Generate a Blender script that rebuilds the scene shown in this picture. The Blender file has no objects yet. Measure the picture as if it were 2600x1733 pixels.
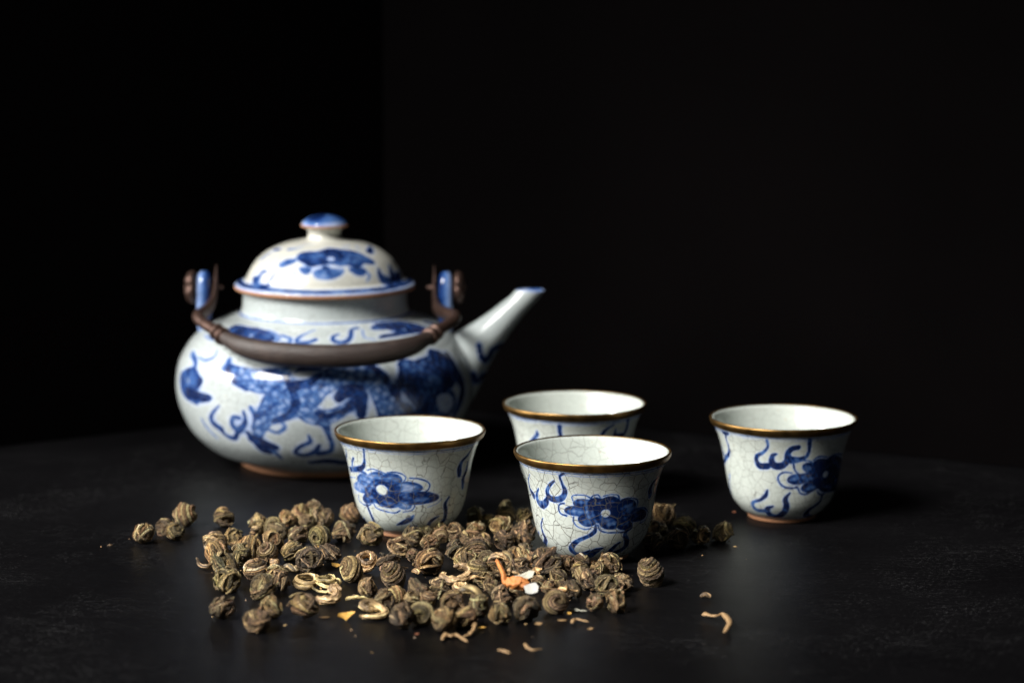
import bpy, math, random
import numpy as np

# ---------------------------------------------------------------- camera, light, exposure
scene = bpy.context.scene
CAM=dict(lens=90.000,pitch=0.15358,height=0.24612,roll=0.00235,y=-1.050)
cam_data = bpy.data.cameras.new('camera')
cam = bpy.data.objects.new('camera', cam_data)
scene.collection.objects.link(cam)
scene.camera = cam
cam_data.sensor_fit = 'HORIZONTAL'
cam_data.sensor_width = 36.0
cam_data.lens = CAM['lens']
cam_data.clip_start = 0.02
cam_data.clip_end = 20.0
cam.location = (0.0, CAM['y'], CAM['height'])
cam.rotation_mode = 'XYZ'
from mathutils import Matrix, Vector, Euler
_m = Matrix.Rotation(math.pi / 2 - CAM['pitch'], 4, 'X') @ Matrix.Rotation(CAM['roll'], 4, 'Z')
cam.rotation_euler = _m.to_euler('XYZ')
cam_data.dof.use_dof = True
cam_data.dof.focus_distance = 1.014
cam_data.dof.aperture_fstop = 6.8
cam_data.dof.aperture_blades = 9

world = bpy.data.worlds.new('World')
scene.world = world
world.use_nodes = True
world.node_tree.nodes['Background'].inputs[0].default_value = (0.80, 0.90, 1.0, 1)
world.node_tree.nodes['Background'].inputs[1].default_value = 0.034

def area_light(name, loc, target, sx, sy, power, color, spread):
    d = bpy.data.lights.new(name, 'AREA')
    d.shape = 'RECTANGLE'; d.size = sx; d.size_y = sy; d.energy = power; d.color = color; d.spread = math.radians(spread)
    o = bpy.data.objects.new(name, d)
    scene.collection.objects.link(o)
    o.location = loc
    o.rotation_euler = (Vector(target) - Vector(loc)).to_track_quat('-Z', 'Y').to_euler()
    return o
# a tall narrow window to the left of the table, in two casements, and the broad soft light of the room in front
area_light('window_light', (-1.18, -0.08, 0.44), (0.02, 0.02, 0.02), 0.115, 0.24, 1.0, (1.0, 0.965, 0.92), 60)
area_light('window_light', (-1.18, 0.07, 0.44), (0.02, 0.02, 0.02), 0.05, 0.24, 0.45, (1.0, 0.965, 0.92), 60)
area_light('soft_light', (-0.80, -0.72, 0.95), (0.0, 0.0, 0.0), 0.75, 0.55, 2.75, (1.0, 0.97, 0.93), 34)

vs = scene.view_settings
vs.view_transform = 'Standard'
vs.look = 'None'
vs.exposure = 0.3
vs.gamma = 1.0
vs.use_curve_mapping = False

# ---------------------------------------------------------------- measured data
CUP_AT={'left': (-0.0431, 0.0138), 'back': (0.0281, 0.0782), 'front': (0.0328, -0.0308), 'right': (0.118, 0.0437)}
POT_AT=(-0.0893,0.1616)
CUP_PROF=[(14.0, 0), (14.6, 0.25), (14.8, 1.6), (15.6, 2.3), (17.6, 3.6), (19.8, 6.0), (21.3, 8.2), (22.4, 10.6), (23.3, 13.4), (24.2, 17.2), (25.0, 21.5), (25.8, 26), (26.8, 31), (28.0, 35.2), (29.6, 39.2), (30.8, 41.6), (31.4, 43.3)]
POT_PROF=[(39.9, 0), (40.6, 0.4), (40.9, 2.6), (42.5, 3.4), (48.3, 5.2), (54.3, 8.0), (60.4, 13.0), (64.8, 18.2), (68.3, 25.2), (70.5, 32.3), (71.2, 39.5), (70.2, 47.8), (67.6, 54.2), (62.6, 61.4), (56.0, 66.6), (49.5, 69.8), (44.0, 71.6), (41.0, 72.8), (39.8, 74.6), (39.2, 78.5), (39.2, 84.2)]
LID_PROF=[(42.6, 85.5), (42.9, 86.0), (42.7, 86.6), (41.0, 87.5), (38.8, 88.5), (37.4, 89.6), (36.7, 91.2), (35.0, 94.4), (31.6, 98.8), (26.2, 102.8), (18.8, 105.8), (11.8, 107.3), (9.0, 107.9)]
PAINT_FRONT=[
 ('fill',[(269.4,31.14),(268.1,30.13),(264.6,29.4),(259.9,29.29),(255.3,29.64),(252.0,30.38),(251.0,31.4),(252.5,32.45),(256.1,33.23),(260.7,33.36),(265.1,33.1),(268.3,32.18)],[0.32],(0.8, 0.8)),
 ('fill',[(280.2,31.14),(279.1,29.76),(276.1,28.82),(271.8,28.47),(267.5,28.82),(264.3,29.76),(263.2,31.14),(264.4,32.58),(267.4,33.62),(271.5,34.0),(275.7,33.62),(278.9,32.58)],[0.32],(0.95, 0.95)),
 ('fill',[(293.9,31.53),(293.0,30.01),(289.7,28.93),(284.9,28.47),(280.0,28.82),(276.4,29.88),(274.8,31.27),(275.7,32.84),(278.8,34.0),(283.2,34.5),(288.0,34.13),(291.9,32.97)],[0.32],(1.0, 1.0)),
 ('fill',[(310.7,30.01),(310.7,28.35),(307.3,27.1),(301.7,26.43),(295.8,26.54),(291.0,27.44),(288.6,28.93),(288.8,30.5),(291.6,31.92),(296.4,32.71),(302.1,32.58),(307.4,31.66)],[0.32],(1.0, 1.0)),
 ('fill',[(328.9,24.53),(328.2,22.97),(322.4,22.21),(314.5,21.99),(307.1,22.65),(301.6,23.75),(299.1,25.31),(299.7,26.77),(303.3,27.89),(309.3,28.35),(316.7,27.67),(324.1,26.32)],[0.32],(1.0, 1.0)),
 ('fill',[(308.8,21.04),(307.3,19.8),(303.3,19.3),(298.1,19.5),(293.2,20.32),(289.9,21.57),(288.9,23.08),(290.3,24.19),(293.7,24.87),(298.4,24.75),(303.4,23.86),(307.2,22.54)],[0.32],(1.0, 1.0)),
 ('fill',[(296.5,22.43),(295.3,21.15),(291.3,20.32),(285.8,20.11),(280.3,20.53),(276.3,21.67),(274.8,23.08),(276.1,24.42),(279.7,25.42),(284.9,25.65),(290.3,25.09),(294.6,23.97)],[0.32],(1.0, 1.0)),
 ('fill',[(272.6,23.86),(271.1,22.54),(267.5,21.67),(262.9,21.46),(258.5,22.1),(255.6,23.31),(255.0,24.75),(256.7,26.21),(260.3,27.1),(264.7,27.21),(268.9,26.54),(271.8,25.31)],[0.32],(0.8, 0.8)),
 ('fill',[(263.2,27.89),(261.7,26.88),(257.8,26.09),(252.5,25.87),(247.2,26.09),(243.4,26.88),(242.2,27.89),(244.1,29.05),(248.3,29.88),(253.6,30.25),(258.6,29.88),(262.1,29.05)],[0.32],(0.82, 0.82)),
 ('fill',[(274.5,27.89),(272.9,26.65),(268.5,25.87),(262.4,25.54),(256.3,25.65),(251.7,26.43),(250.1,27.44),(252.0,28.7),(256.5,29.64),(262.5,30.13),(268.5,29.88),(272.8,29.05)],[0.32],(0.75, 0.75)),
 ('fill',[(303.3,26.43),(300.2,24.42),(290.9,23.19),(278.8,22.86),(267.1,23.53),(258.7,25.09),(255.7,27.21),(258.9,29.52),(267.1,31.27),(278.0,31.79),(289.5,31.01),(299.0,28.93)],[0.97],(0.8341999999999999, 0.8341999999999999)),
 ('fill',[(262.3,31.66),(261.7,31.4),(260.2,31.27),(258.2,31.14),(256.2,31.27),(254.8,31.53),(254.3,31.79),(254.9,32.05),(256.4,32.32),(258.5,32.32),(260.4,32.18),(261.8,31.92)],[0.64],-0.25),
 ('fill',[(274.6,31.66),(274.1,31.27),(272.8,31.01),(271.0,30.88),(269.1,31.01),(267.8,31.27),(267.3,31.66),(267.8,32.05),(269.1,32.32),(270.9,32.45),(272.7,32.32),(274.1,32.05)],[0.64],-0.25),
 ('fill',[(288.8,31.92),(288.4,31.53),(287.0,31.27),(284.9,31.14),(282.9,31.27),(281.3,31.53),(280.7,31.92),(281.1,32.32),(282.5,32.71),(284.5,32.84),(286.5,32.71),(288.1,32.32)],[0.64],-0.25),
 ('fill',[(306.5,30.01),(306.2,29.52),(304.6,29.17),(302.3,28.93),(299.7,28.93),(297.7,29.17),(296.7,29.52),(297.0,30.01),(298.4,30.38),(300.7,30.63),(303.2,30.63),(305.3,30.38)],[0.64],-0.25),
 ('fill',[(324.0,24.42),(323.5,24.08),(321.0,23.86),(317.5,23.86),(314.1,24.08),(311.5,24.42),(310.4,24.87),(310.8,25.31),(312.8,25.65),(315.8,25.65),(319.4,25.42),(322.5,24.98)],[0.64],-0.25),
 ('fill',[(305.3,21.04),(304.7,20.73),(303.0,20.63),(300.7,20.73),(298.5,21.04),(297.0,21.46),(296.5,21.89),(297.1,22.21),(298.6,22.32),(300.8,22.21),(303.0,21.89),(304.7,21.46)],[0.64],-0.25),
 ('fill',[(290.9,22.21),(290.3,21.89),(288.6,21.67),(286.2,21.57),(283.9,21.78),(282.2,22.1),(281.5,22.54),(282.1,22.86),(283.7,23.08),(286.0,23.19),(288.3,22.97),(290.1,22.65)],[0.64],-0.25),
 ('fill',[(266.0,23.86),(265.3,23.42),(263.9,23.19),(261.9,23.19),(260.0,23.42),(258.7,23.75),(258.4,24.19),(259.0,24.53),(260.5,24.75),(262.4,24.87),(264.3,24.64),(265.6,24.19)],[0.64],-0.25),
 ('fill',[(254.6,28.01),(254.0,27.78),(252.2,27.55),(249.9,27.44),(247.7,27.44),(246.0,27.67),(245.5,28.01),(246.2,28.24),(248.0,28.58),(250.3,28.58),(252.5,28.58),(254.1,28.35)],[0.64],-0.25),
 ('fill',[(265.9,27.89),(265.2,27.55),(263.3,27.33),(260.7,27.21),(258.1,27.21),(256.1,27.44),(255.5,27.67),(256.2,28.01),(258.1,28.35),(260.7,28.47),(263.3,28.35),(265.2,28.24)],[0.64],-0.25),
 ('fill',[(293.8,26.88),(292.0,25.2),(286.4,24.08),(278.7,23.75),(271.2,24.31),(265.8,25.65),(263.8,27.33),(265.8,29.17),(271.0,30.5),(278.1,30.88),(285.5,30.25),(291.3,28.82)],[0.64],(0.97, 0.97)),
 ('dot',[(280.3,27.21)],[2.76],0),
 ('line',[(251.1,32.32),(250.3,34.0),(254.0,34.86),(262.0,34.86),(266.4,33.88)],[0.41],0.75),
 ('line',[(266.9,33.36),(268.9,34.86),(272.8,35.22),(274.8,34.13)],[0.41],0.75),
 ('line',[(277.7,34.62),(283.7,35.22),(290.0,34.74),(291.9,33.23),(291.2,31.79)],[0.41],0.8),
 ('line',[(294.9,32.58),(301.7,32.97),(309.7,32.05),(312.7,30.13),(310.7,27.78)],[0.46],0.9),
 ('line',[(242.8,30.88),(238.0,30.13),(236.3,28.12),(238.3,26.21),(244.1,25.54)],[0.51],0.75),
 ('line',[(250.9,25.31),(250.7,23.31),(253.8,21.46),(260.4,20.32),(267.0,20.63)],[0.46],0.75),
 ('line',[(273.5,22.21),(275.8,19.91),(282.7,18.8),(292.2,18.5),(302.5,18.5),(309.1,19.6),(308.8,21.89)],[0.51],0.85),
 ('line',[(312.9,27.89),(323.1,27.33),(331.5,24.64),(330.4,21.78),(319.7,20.94)],[0.41],0.85),
 ('line',[(271.8,22.21),(270.3,19.2),(263.6,17.03),(254.1,14.99),(246.9,12.17),(244.7,9.49),(249.8,7.56),(258.7,8.24),(265.7,10.22)],[0.64,1.2,1.1,1.29,1.56,1.66,1.56,1.38,0.55],0.95),
 ('line',[(308.5,20.94),(303.6,19.2),(302.7,16.7),(306.3,14.37),(307.2,10.86),(299.4,8.63),(288.1,7.65)],[0.64,1.1,1.29,1.56,1.56,1.66,1.38],1),
 ('line',[(298.0,13.75),(293.5,12.23),(289.5,9.83),(286.6,7.74)],[0.55,1.01,1.38,1.56],1),
 ('line',[(265.4,6.79),(272.1,9.89),(279.5,11.45)],[2.12,2.03,0.64],1),
 ('line',[(205.8,40.7),(197.0,36.79),(196.5,33.23),(203.1,31.14)],[0.28,0.64,1.1,2.03],0.85),
 ('line',[(214.4,35.1),(210.2,32.58),(209.8,29.52),(216.6,28.47),(222.5,30.13),(224.8,32.32)],[0.64,1.1,1.66,2.39,2.03,0.92],0.85),
 ('line',[(235.4,40.13),(229.5,37.65),(225.6,34.86),(227.3,32.45),(233.6,31.92),(241.0,33.1),(244.4,36.02),(242.7,39.57),(241.8,42.7),(245.3,44.32)],[0.74,1.1,1.29,1.66,1.84,1.84,1.38,0.83,0.74,0.92],0.88),
 ('line',[(214.3,22.54),(208.6,19.1),(208.1,15.48),(209.0,12.36),(192.4,7.91)],[0.37,0.64,1.2,1.56,1.2],0.85),
 ('line',[(196.1,14.78),(186.5,12.04),(189.3,9.69),(198.1,9.35)],[0.83,0.74,0.64,0.83],0.85),
 ('line',[(339.7,39.24),(330.7,37.54),(327.8,34.86),(330.2,32.18)],[0.55,1.01,1.84,2.12],0.95),
 ('line',[(353.8,34.86),(344.5,32.71),(352.0,27.1)],[0.46,1.01,1.01],0.95),
]
PAINT_LEFT=[
 ('fill',[(234.1,28.93),(230.9,27.67),(225.8,26.99),(220.0,26.99),(214.9,27.67),(212.7,28.93),(214.5,30.5),(219.2,31.92),(224.8,32.71),(229.9,32.58),(233.5,31.79),(235.0,30.38)],[0.47],(0.55, 0.55)),
 ('fill',[(250.2,31.53),(248.3,30.25),(244.2,29.4),(238.7,29.05),(233.3,29.4),(229.6,30.38),(229.0,31.66),(231.7,32.97),(236.5,34.0),(241.9,34.38),(246.6,33.88),(249.6,32.84)],[0.47],(0.6, 0.6)),
 ('fill',[(265.5,31.14),(263.8,29.88),(259.6,28.93),(254.2,28.7),(248.8,29.17),(245.1,30.25),(244.2,31.66),(246.4,32.97),(250.8,34.0),(256.2,34.25),(261.1,33.75),(264.6,32.58)],[0.47],(0.72, 0.72)),
 ('fill',[(284.6,27.55),(282.7,26.43),(277.8,25.76),(271.1,25.65),(264.6,26.21),(259.9,27.21),(258.4,28.47),(260.5,29.64),(265.5,30.5),(271.9,30.63),(278.3,30.01),(282.9,28.93)],[0.47],(0.62, 0.62)),
 ('fill',[(301.8,22.97),(299.0,21.57),(290.4,20.63),(278.9,20.22),(267.6,20.42),(259.2,21.25),(256.1,22.54),(259.2,24.19),(267.2,25.65),(278.0,26.21),(289.1,25.87),(298.0,24.64)],[0.47],(0.78, 0.78)),
 ('fill',[(274.0,19.4),(272.0,18.41),(268.2,17.93),(263.7,18.21),(259.8,19.1),(257.4,20.42),(257.4,21.78),(259.5,22.86),(263.2,23.31),(267.5,23.08),(271.3,22.21),(273.7,20.84)],[0.47],(0.8, 0.8)),
 ('fill',[(265.0,20.94),(262.9,19.6),(257.8,18.7),(250.8,18.41),(243.6,18.7),(238.5,19.5),(237.1,20.84),(239.9,22.21),(245.7,23.31),(252.7,23.64),(259.1,23.31),(263.6,22.21)],[0.47],(0.82, 0.82)),
 ('fill',[(242.6,24.42),(242.0,22.86),(238.5,21.25),(232.8,19.91),(225.9,19.2),(219.7,19.2),(216.7,20.22),(218.3,21.89),(223.3,23.64),(229.9,25.09),(236.0,25.76),(240.4,25.54)],[0.47],(0.7, 0.7)),
 ('fill',[(235.5,26.43),(232.7,25.09),(226.8,23.97),(218.5,23.31),(209.2,23.42),(201.2,23.97),(200.5,25.42),(207.7,27.33),(216.8,28.82),(225.0,29.4),(231.4,29.05),(235.0,27.89)],[0.47],(0.58, 0.58)),
 ('fill',[(278.0,23.75),(276.6,22.54),(272.6,21.57),(267.1,21.25),(261.6,21.57),(257.6,22.43),(256.3,23.64),(257.9,24.87),(262.0,25.87),(267.4,26.32),(272.7,25.98),(276.6,24.98)],[0.47],(0.95, 0.95)),
 ('fill',[(264.5,26.32),(261.9,23.42),(254.7,21.04),(244.4,19.91),(233.3,20.11),(224.7,21.78),(222.3,24.53),(227.4,27.78),(236.8,30.5),(247.1,31.79),(256.1,31.27),(262.4,29.29)],[1.4],(0.731, 0.731)),
 ('fill',[(226.7,29.88),(225.5,29.52),(223.5,29.4),(221.0,29.4),(218.9,29.64),(217.8,30.13),(218.0,30.5),(219.4,30.88),(221.6,31.01),(223.9,31.01),(225.8,30.75),(226.8,30.25)],[0.94],-0.25),
 ('fill',[(244.1,32.32),(243.4,31.92),(241.6,31.79),(239.3,31.66),(237.0,31.79),(235.5,32.05),(235.1,32.32),(236.0,32.71),(237.9,32.97),(240.2,33.1),(242.3,32.97),(243.7,32.71)],[0.94],-0.25),
 ('fill',[(260.6,32.05),(259.9,31.66),(258.2,31.4),(255.9,31.4),(253.7,31.53),(252.1,31.79),(251.6,32.18),(252.4,32.58),(254.1,32.84),(256.4,32.84),(258.6,32.71),(260.1,32.45)],[0.94],-0.25),
 ('fill',[(279.8,28.12),(279.0,27.78),(276.9,27.67),(274.1,27.67),(271.3,27.89),(269.3,28.12),(268.6,28.58),(269.4,28.82),(271.5,29.05),(274.3,29.05),(277.1,28.82),(279.1,28.47)],[0.94],-0.25),
 ('fill',[(291.9,22.75),(290.7,22.43),(287.1,22.1),(282.2,21.99),(277.4,22.1),(273.8,22.32),(272.5,22.75),(273.7,23.19),(277.2,23.53),(281.9,23.64),(286.8,23.53),(290.5,23.19)],[0.94],-0.25),
 ('fill',[(271.5,19.5),(270.7,19.3),(269.2,19.2),(267.4,19.4),(265.6,19.7),(264.5,20.11),(264.3,20.53),(265.0,20.84),(266.5,20.94),(268.4,20.73),(270.1,20.32),(271.2,19.91)],[0.94],-0.25),
 ('fill',[(258.2,20.53),(257.4,20.11),(255.2,19.91),(252.2,19.8),(249.2,19.8),(247.1,20.11),(246.4,20.42),(247.4,20.84),(249.7,21.15),(252.7,21.25),(255.6,21.15),(257.6,20.84)],[0.94],-0.25),
 ('fill',[(234.8,22.97),(234.3,22.54),(232.6,21.89),(229.9,21.36),(227.0,21.04),(224.6,20.94),(223.6,21.15),(224.2,21.67),(226.3,22.32),(229.1,22.86),(231.8,23.19),(233.9,23.19)],[0.94],-0.25),
 ('fill',[(225.2,26.54),(224.0,26.09),(221.3,25.76),(217.6,25.54),(213.7,25.42),(210.9,25.65),(210.3,25.98),(212.2,26.54),(215.7,26.99),(219.5,27.21),(222.8,27.21),(224.8,26.88)],[0.94],-0.25),
 ('fill',[(274.2,23.53),(273.6,23.19),(271.9,22.86),(269.6,22.86),(267.2,22.86),(265.5,23.08),(264.9,23.53),(265.6,23.86),(267.3,24.08),(269.6,24.19),(271.9,24.08),(273.6,23.86)],[0.94],-0.25),
 ('fill',[(258.1,26.21),(256.3,23.86),(251.4,21.99),(244.8,21.15),(237.9,21.46),(233.0,22.86),(231.8,25.09),(234.6,27.67),(240.3,29.64),(246.9,30.5),(252.8,30.13),(256.8,28.58)],[0.94],(0.85, 0.85)),
 ('dot',[(244.5,26.43)],[3.74],0),
 ('line',[(230.3,34.38),(237.2,35.33),(243.8,34.74),(249.9,33.88)],[0.37],0.75),
 ('line',[(251.6,34.38),(259.1,34.74),(265.6,33.88),(268.4,32.18),(265.3,29.88)],[0.4],0.8),
 ('line',[(272.0,32.18),(279.3,31.92),(286.8,30.75),(290.9,28.93),(288.8,26.43),(281.1,25.2)],[0.47],0.8),
 ('line',[(190.4,28.12),(208.7,29.4)],[0.4],0.7),
 ('line',[(197.0,23.42),(197.9,22.1),(210.0,22.86)],[0.3],0.6),
 ('line',[(210.0,21.78),(208.4,19.4),(215.6,18.21),(223.8,18.12),(231.6,19.7)],[0.43],0.8),
 ('line',[(232.7,19.8),(235.9,17.75),(246.2,16.78),(256.7,16.38),(262.0,17.56)],[0.47],0.85),
 ('line',[(265.2,16.86),(273.5,17.65),(276.7,19.5),(275.8,21.36)],[0.4],0.75),
 ('line',[(289.9,18.8),(300.0,20.22),(305.0,22.1)],[0.27],0.5),
 ('line',[(203.9,41.72),(199.2,38.71),(186.4,34.62),(188.8,32.32)],[0.4,0.74,1.0,1.67],0.85),
 ('line',[(214.2,38.6),(209.9,36.79),(207.2,34.38)],[0.94,1.0,1.14],0.85),
 ('line',[(232.3,44.39),(230.6,40.7),(228.6,37.54),(224.6,35.22),(215.2,33.75),(199.2,32.32)],[0.87,0.6,1.14,1.54,1.67,1.6],0.85),
 ('line',[(216.3,33.36),(226.7,32.97),(231.1,31.53)],[1.0,0.8,0.33],0.7),
 ('line',[(335.8,43.1),(331.2,39.68),(324.6,37.32),(323.0,34.5),(324.7,31.53)],[0.47,1.0,1.47,2.14,1.87],1),
 ('line',[(335.4,36.02),(335.9,32.05),(332.4,29.17),(334.7,24.98)],[0.67,1.54,1.74,1.34],1),
 ('line',[(222.7,18.41),(224.3,15.48),(225.7,12.04),(225.0,8.78)],[0.87,0.94,1.07,1.14],0.88),
 ('line',[(276.0,15.34),(271.8,13.34),(264.5,11.65),(256.6,10.09)],[0.53,1.74,1.47,0.4],0.95),
 ('line',[(313.9,22.32),(310.0,19.3),(312.8,15.77),(314.0,11.71),(311.1,10.15)],[0.6,1.14,1.27,1.47,1.34],1),
 ('line',[(304.9,13.95),(297.3,12.3),(293.9,9.76)],[0.4,1.27,1.34],1),
 ('line',[(188.5,14.02),(191.1,11.51)],[0.47,1.0],0.85),
 ('line',[(204.6,10.67),(195.4,7.48)],[0.53,1.2],0.9),
 ('line',[(273.6,9.28),(279.3,9.42)],[1.0],0.9),
]
PAINT_RIGHT=[
 ('fill',[(300.7,29.29),(299.3,28.24),(295.6,27.67),(290.7,27.78),(286.2,28.58),(283.1,29.76),(282.1,31.01),(283.4,32.18),(286.6,32.84),(291.0,32.71),(295.7,31.92),(299.3,30.75)],[0.47],(0.9, 0.9)),
 ('fill',[(318.6,30.01),(317.4,28.47),(312.2,27.67),(305.4,27.67),(299.0,28.47),(294.5,29.76),(292.5,31.4),(293.5,32.97),(297.1,34.0),(302.7,34.13),(309.3,33.36),(315.3,31.79)],[0.47],(1.0, 1.0)),
 ('fill',[(350.5,28.58),(350.5,26.77),(336.1,26.65),(324.9,27.1),(316.6,28.12),(311.0,29.88),(308.6,31.79),(309.2,33.49),(312.7,34.62),(319.0,34.74),(327.9,33.49),(340.0,31.14)],[0.47],(1.0, 1.0)),
 ('fill',[(289.3,25.65),(288.4,24.31),(284.7,23.31),(279.4,22.86),(274.0,23.08),(270.0,23.86),(268.3,25.09),(269.3,26.43),(272.7,27.55),(277.7,28.01),(283.0,27.89),(287.2,26.99)],[0.47],(0.85, 0.85)),
 ('fill',[(307.4,24.98),(305.4,23.86),(299.3,23.31),(291.4,23.31),(283.9,23.86),(278.6,24.87),(276.6,26.09),(278.3,27.21),(283.1,28.01),(290.1,28.12),(297.9,27.55),(304.4,26.32)],[0.47],(0.92, 0.92)),
 ('fill',[(304.3,22.75),(304.5,21.36),(301.5,20.11),(296.3,19.2),(290.6,19.0),(285.8,19.4),(283.2,20.42),(283.2,21.89),(285.9,23.19),(290.5,24.19),(295.9,24.42),(301.0,23.97)],[0.47],(0.9, 0.9)),
 ('fill',[(349.7,18.41),(349.3,16.86),(331.1,17.21),(318.8,17.65),(309.3,18.7),(303.1,20.22),(300.6,21.99),(301.7,23.53),(306.3,24.42),(313.9,24.42),(323.9,23.31),(336.4,21.15)],[0.47],(1.0, 1.0)),
 ('fill',[(350.3,23.19),(349.8,20.22),(349.4,17.93),(349.2,16.62),(327.4,19.3),(318.8,22.21),(314.9,25.65),(314.7,28.7),(318.0,30.75),(324.8,31.14),(336.8,29.29),(350.4,25.98)],[0.47],(1.0, 1.0)),
 ('fill',[(350.2,23.97),(349.7,20.53),(349.3,17.38),(317.8,18.8),(301.1,20.73),(290.9,23.75),(287.0,27.33),(289.2,30.75),(296.7,33.1),(309.2,33.36),(328.2,31.01),(350.4,26.99)],[1.4],(0.86, 0.86)),
 ('fill',[(292.8,30.38),(292.3,30.01),(290.8,29.88),(288.8,30.01),(286.9,30.25),(285.5,30.63),(285.0,31.01),(285.6,31.27),(287.0,31.4),(288.9,31.4),(290.8,31.14),(292.3,30.75)],[0.93],-0.25),
 ('fill',[(308.8,31.14),(308.2,30.75),(306.3,30.5),(303.6,30.5),(300.9,30.75),(298.9,31.27),(298.1,31.66),(298.6,32.18),(300.3,32.32),(302.8,32.32),(305.6,32.05),(307.8,31.66)],[0.93],-0.25),
 ('fill',[(331.5,30.75),(330.8,30.25),(327.8,30.13),(323.8,30.38),(320.2,30.75),(317.6,31.27),(316.5,31.92),(317.0,32.32),(319.0,32.58),(322.2,32.45),(326.0,32.05),(329.6,31.4)],[0.93],-0.25),
 ('fill',[(279.7,25.42),(279.3,24.98),(277.7,24.75),(275.5,24.53),(273.2,24.53),(271.5,24.75),(270.8,25.09),(271.3,25.54),(272.9,25.76),(275.0,25.98),(277.3,25.98),(279.0,25.76)],[0.93],-0.25),
 ('fill',[(295.2,25.42),(294.4,25.09),(292.0,24.98),(288.8,24.98),(285.6,25.09),(283.3,25.42),(282.4,25.76),(283.2,26.09),(285.4,26.32),(288.5,26.32),(291.7,26.09),(294.2,25.76)],[0.93],-0.25),
 ('fill',[(295.8,21.67),(295.6,21.25),(294.2,20.84),(292.1,20.53),(289.8,20.32),(287.9,20.42),(286.9,20.63),(287.1,21.04),(288.4,21.46),(290.5,21.89),(292.8,21.99),(294.7,21.99)],[0.93],-0.25),
 ('fill',[(325.6,19.8),(324.7,19.5),(321.4,19.4),(317.1,19.6),(313.0,20.01),(310.2,20.42),(309.0,20.94),(309.7,21.36),(312.1,21.57),(315.7,21.46),(320.0,21.04),(323.7,20.42)],[0.93],-0.25),
 ('fill',[(350.4,22.86),(350.2,21.99),(350.2,21.25),(337.7,22.1),(331.2,22.86),(327.2,23.86),(325.3,24.87),(325.5,25.65),(327.8,26.09),(332.2,25.98),(338.9,25.2),(350.4,23.64)],[0.93],-0.25),
 ('fill',[(350.4,23.19),(350.0,20.42),(331.0,20.01),(316.5,20.32),(305.5,21.78),(298.2,24.19),(295.2,27.1),(296.4,29.76),(301.5,31.66),(309.9,31.92),(321.3,30.38),(336.1,27.1)],[0.93],(1.0, 1.0)),
 ('dot',[(310.7,26.43)],[2.49],0.1),
 ('line',[(274.0,32.58),(275.1,30.01),(278.9,27.89),(284.5,26.99)],[0.62],0.9),
 ('line',[(281.5,33.75),(288.6,33.75),(292.6,32.58)],[0.47],0.8),
 ('line',[(293.2,33.75),(298.5,35.22),(308.5,34.62)],[0.54],0.8),
 ('line',[(311.2,34.13),(321.6,34.98),(338.8,33.36)],[0.54],0.85),
 ('line',[(272.7,28.35),(264.9,28.58),(259.8,26.65),(260.7,24.19),(265.2,22.1),(272.6,21.36),(279.0,21.67)],[0.62],0.9),
 ('line',[(280.0,21.25),(282.4,19.1),(288.6,18.12),(294.6,19.2)],[0.54],0.85),
 ('line',[(302.5,19.2),(307.4,17.29),(314.4,17.29)],[0.5],0.85),
 ('line',[(207.6,43.92),(204.9,40.59),(205.4,37.22),(203.6,34.13),(196.1,31.4),(180.1,27.44),(177.3,24.87)],[1.17,0.7,0.85,1.32,1.55,1.24,0.78],0.85),
 ('line',[(187.9,35.9),(185.3,32.84),(193.8,31.53)],[0.39,0.62,0.93],0.8),
 ('line',[(197.5,23.75),(193.0,20.84),(187.2,16.15),(181.6,11.91)],[0.85,0.62,0.7,1.01],0.8),
 ('line',[(203.6,43.75),(211.0,44.0)],[1.17,1.17],0.85),
 ('line',[(250.5,43.48),(250.8,40.36),(246.7,37.54),(240.3,35.56),(238.9,32.97),(242.3,30.88),(249.5,31.14)],[1.01,0.85,1.09,1.32,1.4,1.94,2.1],0.9),
 ('line',[(258.5,37.0),(254.8,36.13),(253.7,33.49),(256.4,31.53),(263.1,31.66),(268.0,33.75)],[0.7,1.4,1.86,2.33,2.33,1.94],0.92),
 ('line',[(276.9,40.24),(272.2,39.79),(268.5,37.65),(268.8,34.62)],[1.71,1.71,1.79,2.18],0.95),
 ('line',[(286.2,43.66),(287.3,39.57),(286.2,36.13),(280.5,34.5),(272.1,34.25)],[1.4,1.09,1.24,1.71,2.33],0.97),
 ('line',[(311.7,17.03),(310.6,13.54),(304.5,11.51),(297.9,9.14),(300.0,5.81),(321.9,2.03)],[0.78,1.01,1.17,1.55,2.02,1.94],1),
 ('line',[(248.7,20.11),(246.4,17.47),(239.6,14.92),(231.1,13.54),(228.3,11.45),(230.9,8.93),(241.1,9.0)],[0.62,1.32,1.01,1.09,1.32,1.55,1.71],0.9),
 ('line',[(253.6,12.3),(246.6,10.48),(248.3,6.87),(257.8,5.81),(266.2,8.63),(268.9,12.49),(267.5,16.22),(271.9,19.2)],[0.78,1.71,2.18,2.1,2.18,1.94,1.4,0.54],0.95),
]
PAINT_BACK=[
 ('line',[(255.7,42.8),(255.5,40.02),(256.1,37.65)],[1.48,1.18,1.18],1),
 ('line',[(232.4,39.57),(231.9,37.54),(226.6,34.98),(222.3,33.36)],[0.41,1.48,1.3,1.18],0.85),
 ('line',[(304.4,42.6),(297.8,40.59),(294.6,37.96),(296.8,35.68)],[0.71,1.18,1.48,1.77],1),
 ('line',[(321.1,44.16),(323.8,39.79),(321.3,36.79),(311.8,36.79)],[1.18,1.3,1.48,1.77],1),
 ('line',[(308.9,40.24),(308.3,37.0)],[0.71,1.3],1),
]
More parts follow.
